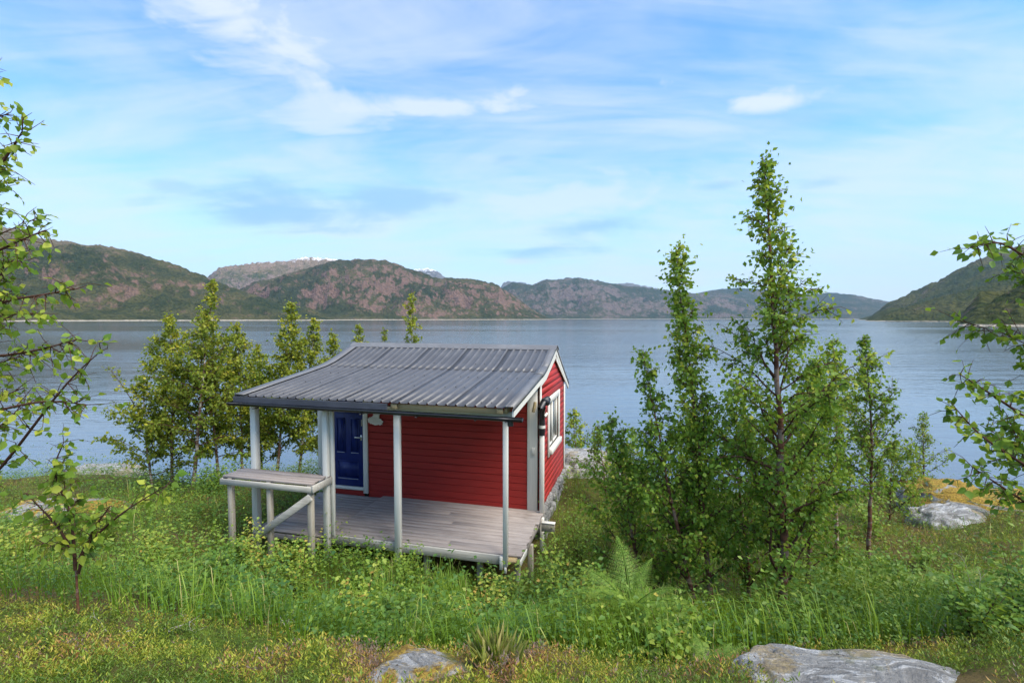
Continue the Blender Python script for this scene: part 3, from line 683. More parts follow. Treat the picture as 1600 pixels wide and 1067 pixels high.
box('broken_end', (.10, -2.08, -.10), (.30, -1.99, -.045), M['raw'], deck, .004, .012); box('side_strip', (.35, -2.05, -.15), (.365, -1.6, -.05), M['white_u'], deck, .002, .004)
for u, v_, zb in ((-3.1, -1.85, -.75), (-1.4, -1.9, -.8), (-.45, -1.85, -1.0), (.20, -1.85, -1.1), (.28, -1.2, -1.1)):
    box('deck_support', (u, v_, zb), (u + .09, v_ + .09, -.171), M['wood_z'], deck)
box('deck_support', (.300, -.22, -1.2), (.375, -.14, -.06), M['white'], deck)
box('beam_end', (.380, -.46, -.215), (.63, -.38, -.062), M['wood_z'], deck); box('beam_cap', (.378, -.47, -.058), (.64, -.37, -.040), M['white_u'], deck)
# porch posts
box('porch_post', (-4.78, -2.05, -.85), (-4.665, -1.94, 2.30), M['white'], cabin)
box('porch_post', (-3.20, -2.14, -.50), (-3.105, -2.05, 2.28), M['white'], cabin); box('porch_post', (-3.10, -2.05, -.01), (-3.045, -1.99, 2.25), M['white'], cabin)
box('porch_post', (-1.83, -2.12, -.30), (-1.725, -2.04, 2.27), M['white'], cabin)
box('porch_post', (.085, -2.125, -.15), (.16, -2.05, 2.27), M['white'], cabin); box('post_shoe', (.03, -2.13, -.20), (.082, -2.05, .015), M['white'], cabin); box('post_shoe', (.105, -2.128, -.25), (.145, -2.10, -.151), M['white'], cabin)
# foundation stones under the right wall
found = empty('foundation'); found.parent = cabin
def stone(name, c_, r_, mat, parent, seed, sub=3):
    bm = bmesh.new(); bmesh.ops.create_icosphere(bm, subdivisions=sub, radius=1)
    V = np.array([v.co[:] for v in bm.verts]); n = fbm(V[:, 0] * 1.3 + seed * 7.7 + V[:, 2], V[:, 1] * 1.3 + seed * 3.1 - V[:, 2] * .7, 4, seed)
    q = np.sign(V) * np.abs(V) ** .72
    n2 = fbm(V[:, 0] * 4 + seed, V[:, 1] * 4 + V[:, 2] * 3, 4, seed + 2, .55, True)
    q = q * (.78 + .5 * n + (.10 * (n2 - .6) if sub > 3 else 0))[:, None]
    for v, w in zip(bm.verts, q): v.co = Vector(w * np.array(r_)) + Vector(c_)
    for f in bm.faces: f.smooth = sub > 2
    me = bpy.data.meshes.new(name); bm.to_mesh(me); bm.free(); me.materials.append(mat); return link(name, me, parent)
k = 0
for row, zc in ((0, -.17), (1, -.42), (2, -.68)):
    v_ = .02 + .1 * row
    while v_ < 3.1:
        w = rng.uniform(.16, .34)
        stone('stone', (WU1 - .07 + rng.normal(0, .02) + .02 * row, v_ + w / 2, zc + rng.normal(0, .015)), (.16, w * .56, .145), M['stone'], found, 20 + k, 2); v_ += w; k += 1
box('foundation_core', (WU0 + .1, .2, -1.3), (WU1 - .22, WV1 - .1, -.17), M['stone'], found, 0)

# painted wooden ornament on the wall
orn = tagged(empty('wall_ornament', tuple(cab(-3.36, -.004, 1.66)), -TH), 'pale painted cut-out wooden ornament hung beside the blue door', 'ornament')
def cutout(name, pts, y0, y1):
    return prism(name, pts, 'y', y0, y1, M['white_u'], orn)
an = np.linspace(0, 2 * np.pi, 40, endpoint=False)
cutout('figure', [((.085 + .015 * math.sin(9 * t) + .012 * math.sin(5 * t + 1)) * math.cos(t) * 1.0 + .02, .12 + (.105 + .012 * math.sin(7 * t)) * math.sin(t)) for t in an], -.03, -.012)
cutout('name_board', [(.18 * math.copysign(abs(math.cos(t)) ** .6, math.cos(t)) + .015 * math.sin(8 * t), -.03 - .06 * math.cos(t) * .35 + (.075 + .014 * math.sin(11 * t)) * math.copysign(abs(math.sin(t)) ** .7, math.sin(t))) for t in an], -.040, -.031)
boxes('hanger', [((-.01, -.012, -.02), (.03, -.001, .30))], M['white_u'], orn)

# table built against the porch posts
tab = tagged(empty('wooden_table', tuple(cab(-4.0, -2.35, 0)), -TH), 'weathered grey wooden table at the left end of the porch', 'table')
TX = 4.0; TY = 2.35
def tb(name, a, b, mat, jit=.002): return box(name, (a[0] + TX, a[1] + TY, a[2]), (b[0] + TX, b[1] + TY, b[2]), mat, tab, .004, jit)
for i in range(5):
    v0 = -2.56 + i * .105
    tb('plank', (-4.93 + rng.normal(0, .015), v0 + .004, 1.045), (-3.11 + rng.normal(0, .012), v0 + .099, 1.075 + rng.normal(0, .004)), M['deckwood'], .004)
tb('apron', (-4.95, -2.605, .93), (-3.10, -2.570, 1.03), M['wood_u']); tb('apron', (-3.096, -2.60, .935), (-3.062, -2.02, 1.05), M['wood_u']); tb('apron', (-4.95, -2.56, .935), (-4.92, -2.06, 1.04), M['wood_u'])
for u, zb in ((-4.83, -.7), (-4.02, -.75), (-3.21, -.75)): tb('leg', (u, -2.56, zb), (u + .085, -2.475, 1.04), M['wood_z'])
o = beam('brace', (-4.05 + TX - .10, -2.585 + TY, .12), (-3.12 + TX, -2.585 + TY, .86), .12, .04, M['wood_u'], tab, (0, 1, 0))

# ------------------------------------------------------------------ rocks
def rock(px, py, d, r_, rz, label, mat, seed, sink=.4):
    p_ = at(px, py, d); g = gz(p_[0], p_[1])
    o = stone('rock', (0, 0, 0), r_, mat, None, seed, 5)
    o.location = (p_[0], p_[1], g - r_[2] * sink); o.rotation_euler = (0, 0, rz)
    return tagged(o, label, 'rock')
rock(1365, 1085, 3.0, (.70, .50, .20), -.2, 'pale grey lichen-streaked rock slab beside the brown moss below the tall birches', M['rock'], 2, .75)
rock(670, 1085, 3.0, (.42, .30, .15), -.5, 'low lichen-covered rock poking out of the heather below the porch', M['rock_moss'], 5, .9)
rock(1485, 800, 12.2, (1.0, .9, .95), -.5, 'boulder capped with yellow lichen beyond the slim brown-stemmed birch', M['rock_orange'], 7, .2)
rock(1480, 838, 11.2, (.75, .6, .55), .2, 'grey boulder half under moss below the yellow-capped boulder', M['rock'], 9, .3)
rock(1570, 812, 11.8, (1.5, .8, .55), -.3, 'long mossy rock sloping away from the yellow-capped boulder', M['rock_orange'], 12, .3)
rock(915, 745, 13.8, (1.0, .8, .8), .3, 'rough grey outcrop behind the right rear corner of the cabin', M['rock'], 14, .3)
rock(165, 740, 17.2, (1.3, .8, .45), .1, 'dark shore rock at the water edge left of the slender birches', M['rock'], 17, .3)
rock(100, 805, 11.8, (1.35, .6, .42), .1, 'flat mossy rock behind the young birch in the heather', M['rock_moss'], 19, .3)

# ------------------------------------------------------------------ vegetation
def unit(v): return v / (np.linalg.norm(v, axis=-1, keepdims=True) + 1e-9)
def curve(P, n):
    P = np.asarray(P, float); t = np.linspace(0, 1, len(P)); q = np.linspace(0, 1, n)
    k = np.stack([np.interp(q, t, P[:, i]) for i in range(3)], 1)
    for _ in range(2): k[1:-1] = (k[:-2] + 2 * k[1:-1] + k[2:]) / 4
    return k
def leaf_mesh(name):
    pts = [(0, 0, 0), (.20, .10, .012), (.38, .36, .05), (.30, .62, .04), (.12, .88, .0), (0, 1.05, -.03), (0, .34, -.02), (0, .66, -.015)]
    V = pts[:6] + [(-x, y, z) for x, y, z in pts[1:5]] + pts[6:]
    # 0 base,1-4 right edge,5 tip,6-9 left edge,10,11 midrib
    F3 = np.array([(0, 1, 10), (0, 10, 6), (4, 5, 11), (5, 9, 11)]); F4 = np.array([(1, 2, 11, 10), (2, 3, 4, 11), (6, 10, 11, 7), (7, 11, 9, 8)])
    return np.array(V), F3, F4
LV, LF3, LF4 = leaf_mesh('leaf')
LEAF_MESHES = [raw_mesh('leaf', LV * np.array([1, 1, 1 + .8 * (i % 3)]), [LF4, LF3], M['leaf'], np.full(len(LV), t)) for i, t in enumerate((.32, .45, .55, .66, .76, .86, .93))]
def birch(base, top, width, nleaf, label, group=None, cat='birch tree', bark='bark', leafmat='leaf', leaf=.06, t0=.14, bow=(0, 0), nbr=None, name='birch_tree', profile=None, seed=0, single=0, extra=(), tint0=.62, r0=None, asc=.42, yell=0.03, topyell=0.0):
    rg = np.random.default_rng(seed + 100)
    base, top = np.array(base, float), np.array(top, float)
    base[2] = min(base[2], gz(base[0], base[1]) - .03)
    H = np.linalg.norm(top - base); root = tagged(empty(name, tuple(base)), label, cat, group)
    n = 16; t = np.linspace(0, 1, n)[:, None]
    tr_ = (top - base) * t + np.array([bow[0], bow[1], 0]) * np.sin(np.pi * t) + np.cumsum(rg.normal(0, .006 * H, (n, 3)), 0) * np.sin(np.pi * t) * .6
    r0 = r0 or .0075 * H + .012; rt = r0 * (1 - .93 * t[:, 0] ** .85)
    a = Acc(); a.tube(tr_, rt, 7); a.build('trunk', M[bark], root, True)
    tw = Acc(); lp, ld, lt = [], [], []
    nbr = nbr or int(16 + H * 7)
    prof = profile or [(0, .55), (.25, 1.0), (.5, .85), (.78, .36), (.9, .18), (1, .03)]
    pts = [q[0] for q in prof]; pw_ = [q[1] for q in prof]
    def twig(P0, d, L, k):
        P = [P0]
        for i in range(4): d = unit(d + rg.normal(0, .22, 3) + np.array([0, 0, -.10])); P.append(P[-1] + d * L / 4)
        P = np.array(P); tw.tube(P[::2], np.linspace(.0035, .0012, 3) * (1 + H * .06), 3)
        m_ = max(3, int(L / .036)); s = rg.uniform(.1, 1, m_)
        q = np.stack([np.interp(s, np.linspace(0, 1, 5), P[:, i]) for i in range(3)], 1)
        lp.append(q); ld.append(np.broadcast_to(d, (m_, 3))); lt.append(np.full(m_, k))
    def branch(P0, d, L, rad):
        P = [P0]; k = rg.normal(0, .10)
        for i in range(6): d = unit(d + rg.normal(0, .14, 3) + np.array([0, 0, .06 if i < 3 else -.05])); P.append(P[-1] + d * L / 6)
        P = np.array(P); tw.tube(P, np.linspace(rad, rad * .22, 7), 4)
        for j in range(int(8 + L * 19)):
            s = rg.uniform(.22, 1); q = np.array([np.interp(s, np.linspace(0, 1, 7), P[:, i]) for i in range(3)])
            dd = unit(unit(P[min(6, int(s * 6) + 1)] - P[int(s * 6) if s < 1 else 5]) * .8 + rg.normal(0, .55, 3)); twig(q, dd, rg.uniform(.10, .30) * (.35 + .75 * min(L, 1.0)), k)
    for i in range(nbr):
        f = t0 + (.985 - t0) * ((i + rg.uniform(0, 1)) / nbr) ** .9
        az_ = i * 2.39996 + rg.normal(0, .3); L = width * np.interp(f, pts, pw_) * rg.uniform(.6, 1.35)
        P0 = np.array([np.interp(f, t[:, 0], tr_[:, j]) for j in range(3)])
        up = asc + rg.normal(0, .15) + .5 * f
        branch(P0, unit(np.array([math.cos(az_), math.sin(az_), up])), max(.07, L), np.interp(f, t[:, 0], rt) * .45)
    for path in extra:
        P = curve(np.array(path) - base, 12); tw.tube(P, np.linspace(.016, .004, 12), 5)
        for j in range(3, 12):
            for _ in range(3): twig(P[j], unit((P[min(j + 1, 11)] - P[j - 1]) * 2 + rg.normal(0, .5, 3)), rg.uniform(.10, .26), rg.normal(0, .08))
    # the trunk was built in local coordinates
    for me_ in (root,): pass
    lp, ld, lt = np.concatenate(lp), np.concatenate(ld), np.concatenate(lt)
    tr_off = base
    if len(lp) > nleaf: s = rg.choice(len(lp), nleaf, replace=False); lp, ld, lt = lp[s], ld[s], lt[s]
    else:
        s = rg.integers(0, len(lp), nleaf - len(lp)); lp = np.concatenate([lp, lp[s] + rg.normal(0, .07, (len(s), 3))]); ld = np.concatenate([ld, ld[s]]); lt = np.concatenate([lt, lt[s]])
    m_ = len(lp)
    A = unit(ld * .5 + np.array([0, 0, -.45]) + rg.normal(0, .55, (m_, 3))); N = rg.normal(0, .8, (m_, 3)) + np.array([0, 0, .7])
    size = leaf * rg.uniform(.6, 1.2, m_)
    hz_ = np.clip((lp[:, 2] - tr_[0, 2]) / (tr_[-1, 2] - tr_[0, 2]), 0, 1)
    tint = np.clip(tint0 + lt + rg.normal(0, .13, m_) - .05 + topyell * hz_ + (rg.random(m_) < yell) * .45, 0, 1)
    q0 = lp + A * .012
    big = np.zeros(m_, bool)
    if single:
        # leaves large enough in view to pick apart: each its own part
        w = lp + base; ax = w[:, 0] / np.maximum(w[:, 1], .1); inview = (np.abs(ax) < 1.0) & (w[:, 1] > .5)
        idx = np.where(inview)[0]; idx = idx[np.argsort(w[idx, 1])][:single]; big[idx] = True
        An, Nn = unit(A), N - (N * unit(A)).sum(1)[:, None] * unit(A); Nn = unit(Nn); Bn = np.cross(An, Nn)
        for i in idx:
            k = int(np.clip((tint[i] - .28) / .10, 0, 6)); o = bpy.data.objects.new('leaf', LEAF_MESHES[k]); COL.objects.link(o); o.parent = root
            mm = Matrix(((Bn[i, 0], An[i, 0], Nn[i, 0], q0[i, 0]), (Bn[i, 1], An[i, 1], Nn[i, 1], q0[i, 1]), (Bn[i, 2], An[i, 2], Nn[i, 2], q0[i, 2]), (0, 0, 0, 1)))
            o.matrix_local = mm @ Matrix.Scale(size[i] * 1.12, 4)
    a = Acc(); r_ = ~big; a.leaves(q0[r_], A[r_], N[r_], size[r_] * 1.15, tint[r_])
    if r_.any(): o = a.build('crown', M[leafmat], root, tint=True); o['kind'] = 'stuff'
    tw.build('branches', M['twig'], root)
    return root
def bpx(b, t_, dtop=None, **kw):
    base = at(*b); top = at(t_[0], t_[1], dtop or b[2]); return birch(base, top, **kw)

# thicket of birches to the right of the cabin
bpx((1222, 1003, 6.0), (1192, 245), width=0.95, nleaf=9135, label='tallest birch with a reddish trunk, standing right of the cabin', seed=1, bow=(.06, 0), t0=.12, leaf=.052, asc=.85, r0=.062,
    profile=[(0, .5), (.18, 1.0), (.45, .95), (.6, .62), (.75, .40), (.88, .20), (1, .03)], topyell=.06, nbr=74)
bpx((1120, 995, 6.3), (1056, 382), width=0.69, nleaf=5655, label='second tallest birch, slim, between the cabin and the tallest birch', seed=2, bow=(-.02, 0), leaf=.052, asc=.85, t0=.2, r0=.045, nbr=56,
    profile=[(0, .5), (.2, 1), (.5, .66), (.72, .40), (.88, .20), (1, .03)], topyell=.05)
bpx((1104, 995, 6.35), (1003, 548), width=0.67, nleaf=3654, label='leaning dark-stemmed birch at the foot of the second tallest birch', seed=3, bow=(-.05, 0), leaf=.052, asc=.85, tint0=0.60, t0=.2)
bpx((1017, 1000, 6.8), (950, 650), width=0.84, nleaf=4176, label='low bushy birch nearest the porch corner, in front of the thicket', seed=4, leaf=.052, asc=.85, tint0=0.60, t0=.12, cat='birch tree')
bpx((1175, 965, 7.0), (1150, 610), width=0.95, nleaf=5655, label='bushy birch filling the gap behind the two tallest birches', seed=5, leaf=.052, asc=.85, tint0=0.56, t0=.1)
bpx((1262, 930, 7.4), (1272, 560), width=0.95, nleaf=5655, label='dense birch close behind the right side of the tallest birch', seed=6, leaf=.052, asc=.85, tint0=0.59, t0=.1)
bpx((1307, 850, 9.2), (1300, 530), width=1.06, nleaf=4524, label='birch with a bare pale lower trunk behind the slim brown-stemmed one', seed=7, leaf=.052, asc=.85, t0=.3, bark='bark_pale', tint0=0.69, yell=.06)
bpx((1357, 885, 8.2), (1347, 525), width=0.69, nleaf=2262, label='slim brown-stemmed birch nearest the yellow-capped boulder', seed=8, leaf=.052, asc=.85, t0=.32, bow=(.05, 0))
bpx((1060, 890, 8.6), (1080, 640), width=1.01, nleaf=4524, label='round-crowned birch bush at the back of the thicket', seed=9, leaf=.052, asc=.85, tint0=0.59, t0=.08)
bpx((985, 860, 9.6), (985, 690), width=0.90, nleaf=3306, label='knee-high birch scrub between the thicket and the cabin wall', seed=10, leaf=.052, asc=.85, tint0=0.69, t0=.08, yell=.05)
bpx((1390, 810, 11.5), (1395, 690), width=1.01, nleaf=3306, label='pale green birch scrub beside the yellow-capped boulder', seed=12, leaf=.052, asc=.85, tint0=0.76, t0=.08)
bpx((1442, 775, 13.5), (1442, 645), width=0.62, nleaf=1131, label='thin small birch rising behind the yellow-capped boulder', seed=13, leaf=.052, asc=.85, tint0=0.76, t0=.1)
bpx((1215, 830, 11), (1215, 640), width=1.23, nleaf=3915, label='leafy birch screen on the shore behind the tallest birch', seed=14, leaf=.07, tint0=0.69, t0=.08)
bpx((905, 745, 15), (895, 640), width=0.67, nleaf=1305, label='straggly shrub by the water at the rear corner of the cabin', seed=15, leaf=.07, tint0=0.80, t0=.06, cat='shrub')
bpx((950, 790, 11.5), (935, 665), width=0.67, nleaf=1566, label='open birch sapling over the grey outcrop behind the cabin', seed=16, leaf=.052, asc=.85, tint0=0.64, t0=.1)
# slender birches left of and behind the cabin
G2 = dict(leafmat='leaf_far', leaf=.075, bark='bark_pale')
far = [((300, 768, 14), (335, 432), .95, 3600, 'tallest slender birch left of the cabin with a thin bare tip', dict(profile=[(0, .5), (.25, 1.1), (.5, 1.0), (.68, .6), (.8, .22), (1, .06)])),
       ((268, 750, 14.6), (262, 492), 1.0, 5200, 'leafy birch at the outer left edge of the shore group', {}),
       ((342, 745, 15), (318, 488), 1.0, 5200, 'leafy birch between the outermost shore birch and the porch', {}),
       ((380, 745, 15.6), (372, 505), .9, 4800, 'birch right behind the free-standing porch post', {}),
       ((432, 745, 16), (457, 470), .95, 5600, 'tall full-crowned birch behind the porch roof verge', {}),
       ((466, 745, 16.2), (492, 498), .8, 4200, 'birch crowding the left corner of the cabin wall', {}),
       ((512, 740, 17), (520, 520), .9, 4200, 'birch showing above the curved left verge of the roof', {}),
       ((575, 735, 18), (560, 505), .8, 3000, 'rounded birch top rising behind the left end of the ridge', {}),
       ((604, 735, 18.5), (600, 512), .7, 2200, 'low birch top just showing over the ridge', {}),
       ((642, 735, 18), (643, 455), .5, 2400, 'narrow spire of a birch rising behind the cabin ridge', dict(profile=[(0, .6), (.3, 1), (.6, .9), (.75, .5), (.9, .35), (1, .1)])),
       ((238, 745, 14.2), (222, 590), .95, 2600, 'short birch with a branch reaching out over the water', dict(extra=[[at(240, 700, 14.2), at(215, 640, 14.1), at(190, 600, 14), at(170, 575, 13.9)], [at(240, 690, 14.2), at(205, 660, 14), at(178, 632, 13.9)]])),
       ((410, 745, 16.8), (402, 540), .9, 3800, 'birch in the shade deep in the shore group', dict(tint0=.4))]
for i, (b, t_, w, nl, lab, kw) in enumerate(far):
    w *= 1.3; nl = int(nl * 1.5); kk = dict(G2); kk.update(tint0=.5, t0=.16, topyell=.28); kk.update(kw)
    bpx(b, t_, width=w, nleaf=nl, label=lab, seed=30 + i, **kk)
# close birches at both sides
bpx((-75, 985, 4.2), (-42, 60), width=.60, nleaf=2100, label='close birch whose sprays reach in over the young birch in the heather', seed=60, leaf=.058, t0=.25, single=290, tint0=.74, topyell=.05, yell=.05,
    profile=[(0, .6), (.2, .9), (.45, .85), (.6, .62), (.85, .45), (1, .1)], nbr=52,
    extra=[[at(-70, 800, 4.2), at(0, 735, 4.1), at(60, 655, 4.0), at(110, 590, 4.0), at(158, 548, 4.0)], [at(-60, 560, 4.2), at(10, 556, 4.1), at(70, 545, 4.0), at(120, 530, 4)],
           [at(-60, 520, 4.2), at(0, 470, 4.1), at(60, 462, 4), at(118, 452, 4)], [at(-60, 660, 4.2), at(0, 640, 4.1), at(70, 625, 4.0), at(135, 632, 4.0)], [at(-60, 420, 4.2), at(10, 385, 4.1), at(70, 360, 4)], [at(-50, 300, 4.2), at(8, 250, 4.1), at(35, 205, 4)]])
bpx((122, 912, 4.6), (92, 720), width=.38, nleaf=400, label='young birch with big bright leaves growing out of the heather', seed=61, leaf=.072, t0=.3, single=280, tint0=.76, r0=.014, yell=.05, nbr=12, name='birch_sapling', cat='sapling',
    extra=[[at(122, 895, 4.6), at(135, 850, 4.55), at(190, 800, 4.5), at(262, 757, 4.4)], [at(118, 890, 4.6), at(112, 800, 4.6), at(80, 735, 4.6), at(100, 690, 4.6)], [at(118, 870, 4.6), at(90, 820, 4.6), at(40, 770, 4.6)], [at(120, 880, 4.6), at(150, 820, 4.5), at(172, 790, 4.5)]])
bpx((1690, 960, 4.6), (1678, 215), width=.85, nleaf=3600, label='close birch leaning in beside the long mossy rock', seed=62, leaf=.062, t0=.12, single=290, tint0=.52, yell=.05, nbr=56,
    profile=[(0, .6), (.2, 1), (.45, 1.0), (.6, .75), (.85, .42), (1, .1)],
    extra=[[at(1660, 700, 4.5), at(1600, 650, 4.4), at(1540, 610, 4.3), at(1500, 585, 4.3)], [at(1660, 760, 4.5), at(1590, 720, 4.4), at(1530, 680, 4.3), at(1495, 640, 4.3)], [at(1660, 440, 4.6), at(1600, 400, 4.5), at(1560, 375, 4.4), at(1515, 388, 4.4)], [at(1660, 820, 4.5), at(1580, 770, 4.4), at(1520, 730, 4.3)]])

# ------------------------------------------------------------------ ground cover
ROCKS = [(o.location.x, o.location.y, o.dimensions.x * .44, o.dimensions.y * .46) for o in list(COL.objects) if o.name.split('.')[0] == 'rock']
def cabin_uv(x, y):
    a, b = x - OX, y - OY; return a * math.cos(TH) - b * math.sin(TH), a * math.sin(TH) + b * math.cos(TH)
def scatter(n, dens, y0=1.6, y1=19.0, bias=1.6, seed=0, rocks=True):
    rg = np.random.default_rng(seed)
    y = y0 + (y1 - y0) * rg.random(n) ** bias
    x = (rg.random(n) * 2 - 1) * (y * 1.12 + 1.2)
    u, v = cabin_uv(x, y)
    ok = ~((u > -4.72) & (u < .30) & (v > -1.95) & (v < 3.2)) & (rg.random(n) < dens(x, y))
    if rocks:
        for rx, ry, ra, rb in ROCKS: ok &= ((x - rx) / ra) ** 2 + ((y - ry) / rb) ** 2 > .62 + .5 * rg.random(n)
    x, y = x[ok], y[ok]; z = ground(x, y)
    k = z > .4
    return x[k], y[k], z[k], rg
sm = lambda q, a, b: np.clip((q - a) / (b - a), 0, 1)
def patch(x, y, f, seed, lo=.42, hi=.58): return sm(fbm(x * f, y * f, 3, seed), lo, hi)
def crest(x): return 4.75 + .35 * np.sin(x * .9) - .9 * sm(x, -1.2, .3) + .5 * sm(x, 3.0, 4.2)     # far edge of the heather bank
def heath_d(x, y):
    fg = 1 - sm(y, crest(x) - .25, crest(x) + .25)
    fg = fg * (1 - .65 * sm(x, .3, 1.2) * patch(x, y, 1.1, 8))
    right = sm(x, 4.4, 6.0) * sm(y, 5.5, 7.5) * .9
    left = sm(-x, 3.0, 5.0) * sm(y, 6.5, 8) * patch(x, y, .8, 5) * .8
    return np.maximum(np.maximum(fg, right), left)
def herb_d(x, y): return sm(y, 3.6, 5.0) * np.clip(1.0 - heath_d(x, y) * .93, 0, 1) * (.35 + .65 * patch(x, y, .8, 21, .35, .6)) + .45 * sm(y, 7.5, 9) * sm(-x, 3, 5)
def grass_d(x, y):
    c = np.exp(-((x + .3) / 1.9) ** 2 - ((y - 6.6) / 1.5) ** 2) + np.exp(-((x - 3.9) / 1.3) ** 2 - ((y - 6.2) / 1.0) ** 2) + .8 * np.exp(-((x - 1.2) / 1.2) ** 2 - ((y - 5.4) / .8) ** 2)
    return np.clip(c * (.5 + patch(x, y, 1.3, 31)) + .10 * (1 - heath_d(x, y)), 0, 1)

# heather and moss: short upright sprigs
def sprigs(name, label, n, dens, hmin, hmax, seed, bias, shift=0.0):
    x, y, z, rg = scatter(n, dens, 1.5, 15, bias, seed); m_ = len(x)
    hgt = rg.uniform(hmin, hmax, m_) * (.6 + .8 * fbm(x * 2.5, y * 2.5, 2, seed)); P = np.stack([x, y, z - .01], -1)
    L = unit(np.stack([rg.normal(0, .35, m_), rg.normal(0, .35, m_), np.ones(m_)], -1))
    base = fbm(x * 1.2, y * 1.2, 4, seed + 3); pat = fbm(x * 3.3, y * 3.3, 3, seed + 9)
    T = np.clip((base - .5) * 2.2 + .37 + (pat - .5) * 1.8 + rg.normal(0, .13, m_) + shift, 0, 1)
    a = Acc()
    for k in range(8):
        s = .12 + k / 8.5; q = P + L * (hgt * s)[:, None] + rg.normal(0, .010, (m_, 3)); an = rg.uniform(0, 6.28, m_)
        D = unit(L * .8 + np.stack([np.cos(an), np.sin(an), np.zeros(m_)], -1) * .75)
        a.leaves(q, D, rg.normal(0, 1, (m_, 3)), hgt * .19 + .005, np.clip(T + (.08 if k > 4 else -.05), 0, 1), .30)
    o = a.build(name, M['heath'], tint=True); tagged(o, label, 'heather', kind='stuff')
sprigs('heather', 'low olive and rust heather covering the bank in front of the porch', 78000, heath_d, .06, .15, 71, 2.2)
sprigs('moss', 'yellow-green moss and low sprigs between the heather', 24000, lambda x, y: heath_d(x, y) * .6 + .22, .04, .10, 72, 1.6, .04)
sprigs('heath_turf', 'mossy heath turf on the slopes beyond the birches', 30000, lambda x, y: sm(y, 5.5, 7) * np.clip(heath_d(x, y) + .25, 0, 1), .08, .20, 73, .75, -.04)
# leafy undergrowth
def herbs(name, label, n, dens, hmin, hmax, leaf, per, seed, bias, t0, spread=.10, cat='undergrowth'):
    x, y, z, rg = scatter(n, dens, 2.2, 18, bias, seed); m_ = len(x)
    hgt = rg.uniform(hmin, hmax, m_) * (.25 + 3.0 * fbm(x * 1.3, y * 1.3, 3, seed + 1) ** 2); pt = (fbm(x * .9, y * .9, 3, seed + 2) - .5) * .9 + rg.normal(0, .08, m_)
    X = np.repeat(np.arange(m_), per); k = len(X); s = rg.uniform(.15, 1, k) ** .7
    off = rg.normal(0, spread, (k, 2)) * (.4 + s)[:, None]
    P = np.stack([x[X] + off[:, 0], y[X] + off[:, 1], z[X] + hgt[X] * s], -1)
    an = rg.uniform(0, 6.28, k); A = np.stack([np.cos(an), np.sin(an), rg.normal(.1, .35, k)], -1); N = np.stack([rg.normal(0, .5, k), rg.normal(0, .5, k), np.ones(k)], -1)
    T = np.clip(t0 + pt[X] + rg.normal(0, .11, k), 0, .97)
    a = Acc(); a.leaves(P, A, N, leaf * rg.uniform(.6, 1.3, k), T, .62)
    o = a.build(name, M['herb'], tint=True); tagged(o, label, cat, kind='stuff')
herbs('bilberry_scrub', 'dark green bilberry scrub in the hollow before the porch', 23000, herb_d, .14, .36, .034, 15, 81, 1.35, .30)
herbs('leafy_undergrowth', 'yellow-green leafy undergrowth on the slope round the cabin', 15000, lambda x, y: herb_d(x, y) * patch(x, y, 1.0, 44, .35, .55), .25, .60, .060, 14, 82, 1.3, .48, .13)
# grass
def grass(name, label, n, dens, hmin, hmax, seed, w=.007, t0=.45):
    x, y, z, rg = scatter(n, dens, 2.4, 13, 1.3, seed); m_ = len(x)
    tuft = fbm(x * 2.2, y * 2.2, 2, seed); h = rg.uniform(hmin, hmax, m_) * (.5 + tuft)
    fl = fbm(x * .7, y * .7, 2, seed + 4) * 9; an = fl + rg.normal(0, .9, m_)
    D = np.stack([np.cos(an), np.sin(an), np.zeros(m_)], -1); lean = rg.uniform(.15, .75, m_)
    B = np.stack([-np.sin(an), np.cos(an), np.zeros(m_)], -1) * (w * rg.uniform(.6, 1.3, m_))[:, None]
    P = np.stack([x, y, z - .02], -1); up = np.array([0, 0, 1.0])
    rot = rg.normal(0, .5, (m_, 1)); B = B + D * rot * w
    p1 = P + up * (h * .5)[:, None] + D * (h * lean * .18)[:, None]; p2 = P + up * (h * .86)[:, None] + D * (h * lean * .5)[:, None]; p3 = P + up * (h * (1.04 - lean * .35))[:, None] + D * (h * lean)[:, None]
    V = np.stack([P - B, P + B, p1 - B * .9, p1 + B * .9, p2 - B * .6, p2 + B * .6, p3], 1).reshape(-1, 3); b = np.arange(m_)[:, None] * 7
    T = np.clip(t0 + (tuft - .5) * .8 + rg.normal(0, .16, m_) + (rg.random(m_) < .03) * .5, 0, 1)
    F4 = np.concatenate([b + [0, 1, 3, 2], b + [2, 3, 5, 4]]); F3 = b + [4, 5, 6]
    tagged(mk(name, V, [F4, F3], M['grass'], None, np.repeat(T, 7)), label, 'grass', kind='stuff')
grass('tall_grass', 'tall bright green grass arching in front of the porch', 220000, lambda x, y: grass_d(x, y) * sm(y, 3.7, 4.6), .18, .55, 91, .0042)
# one pale dry tuft
rg = np.random.default_rng(5)
tp = at(775, 1060, 3.15); n_ = 260; an = rg.uniform(0, 6.28, n_); rr_ = rg.uniform(0, .10, n_); P = np.stack([tp[0] + rr_ * np.cos(an), tp[1] + rr_ * np.sin(an)], -1)
a = Acc(); zz_ = ground(P[:, 0], P[:, 1]); D = np.stack([np.cos(an) * .38, np.sin(an) * .38, np.ones(n_)], -1) + rg.normal(0, .12, (n_, 3))
a.leaves(np.stack([P[:, 0], P[:, 1], zz_ - .02], -1), D, rg.normal(0, 1, (n_, 3)), rg.uniform(.14, .30, n_), np.clip(rg.normal(.93, .06, n_), 0, 1), .045)
tagged(a.build('grass_tuft', M['grass'], tint=True), 'pale straw-yellow grass tuft beside the low rock in the heather', 'grass tuft')

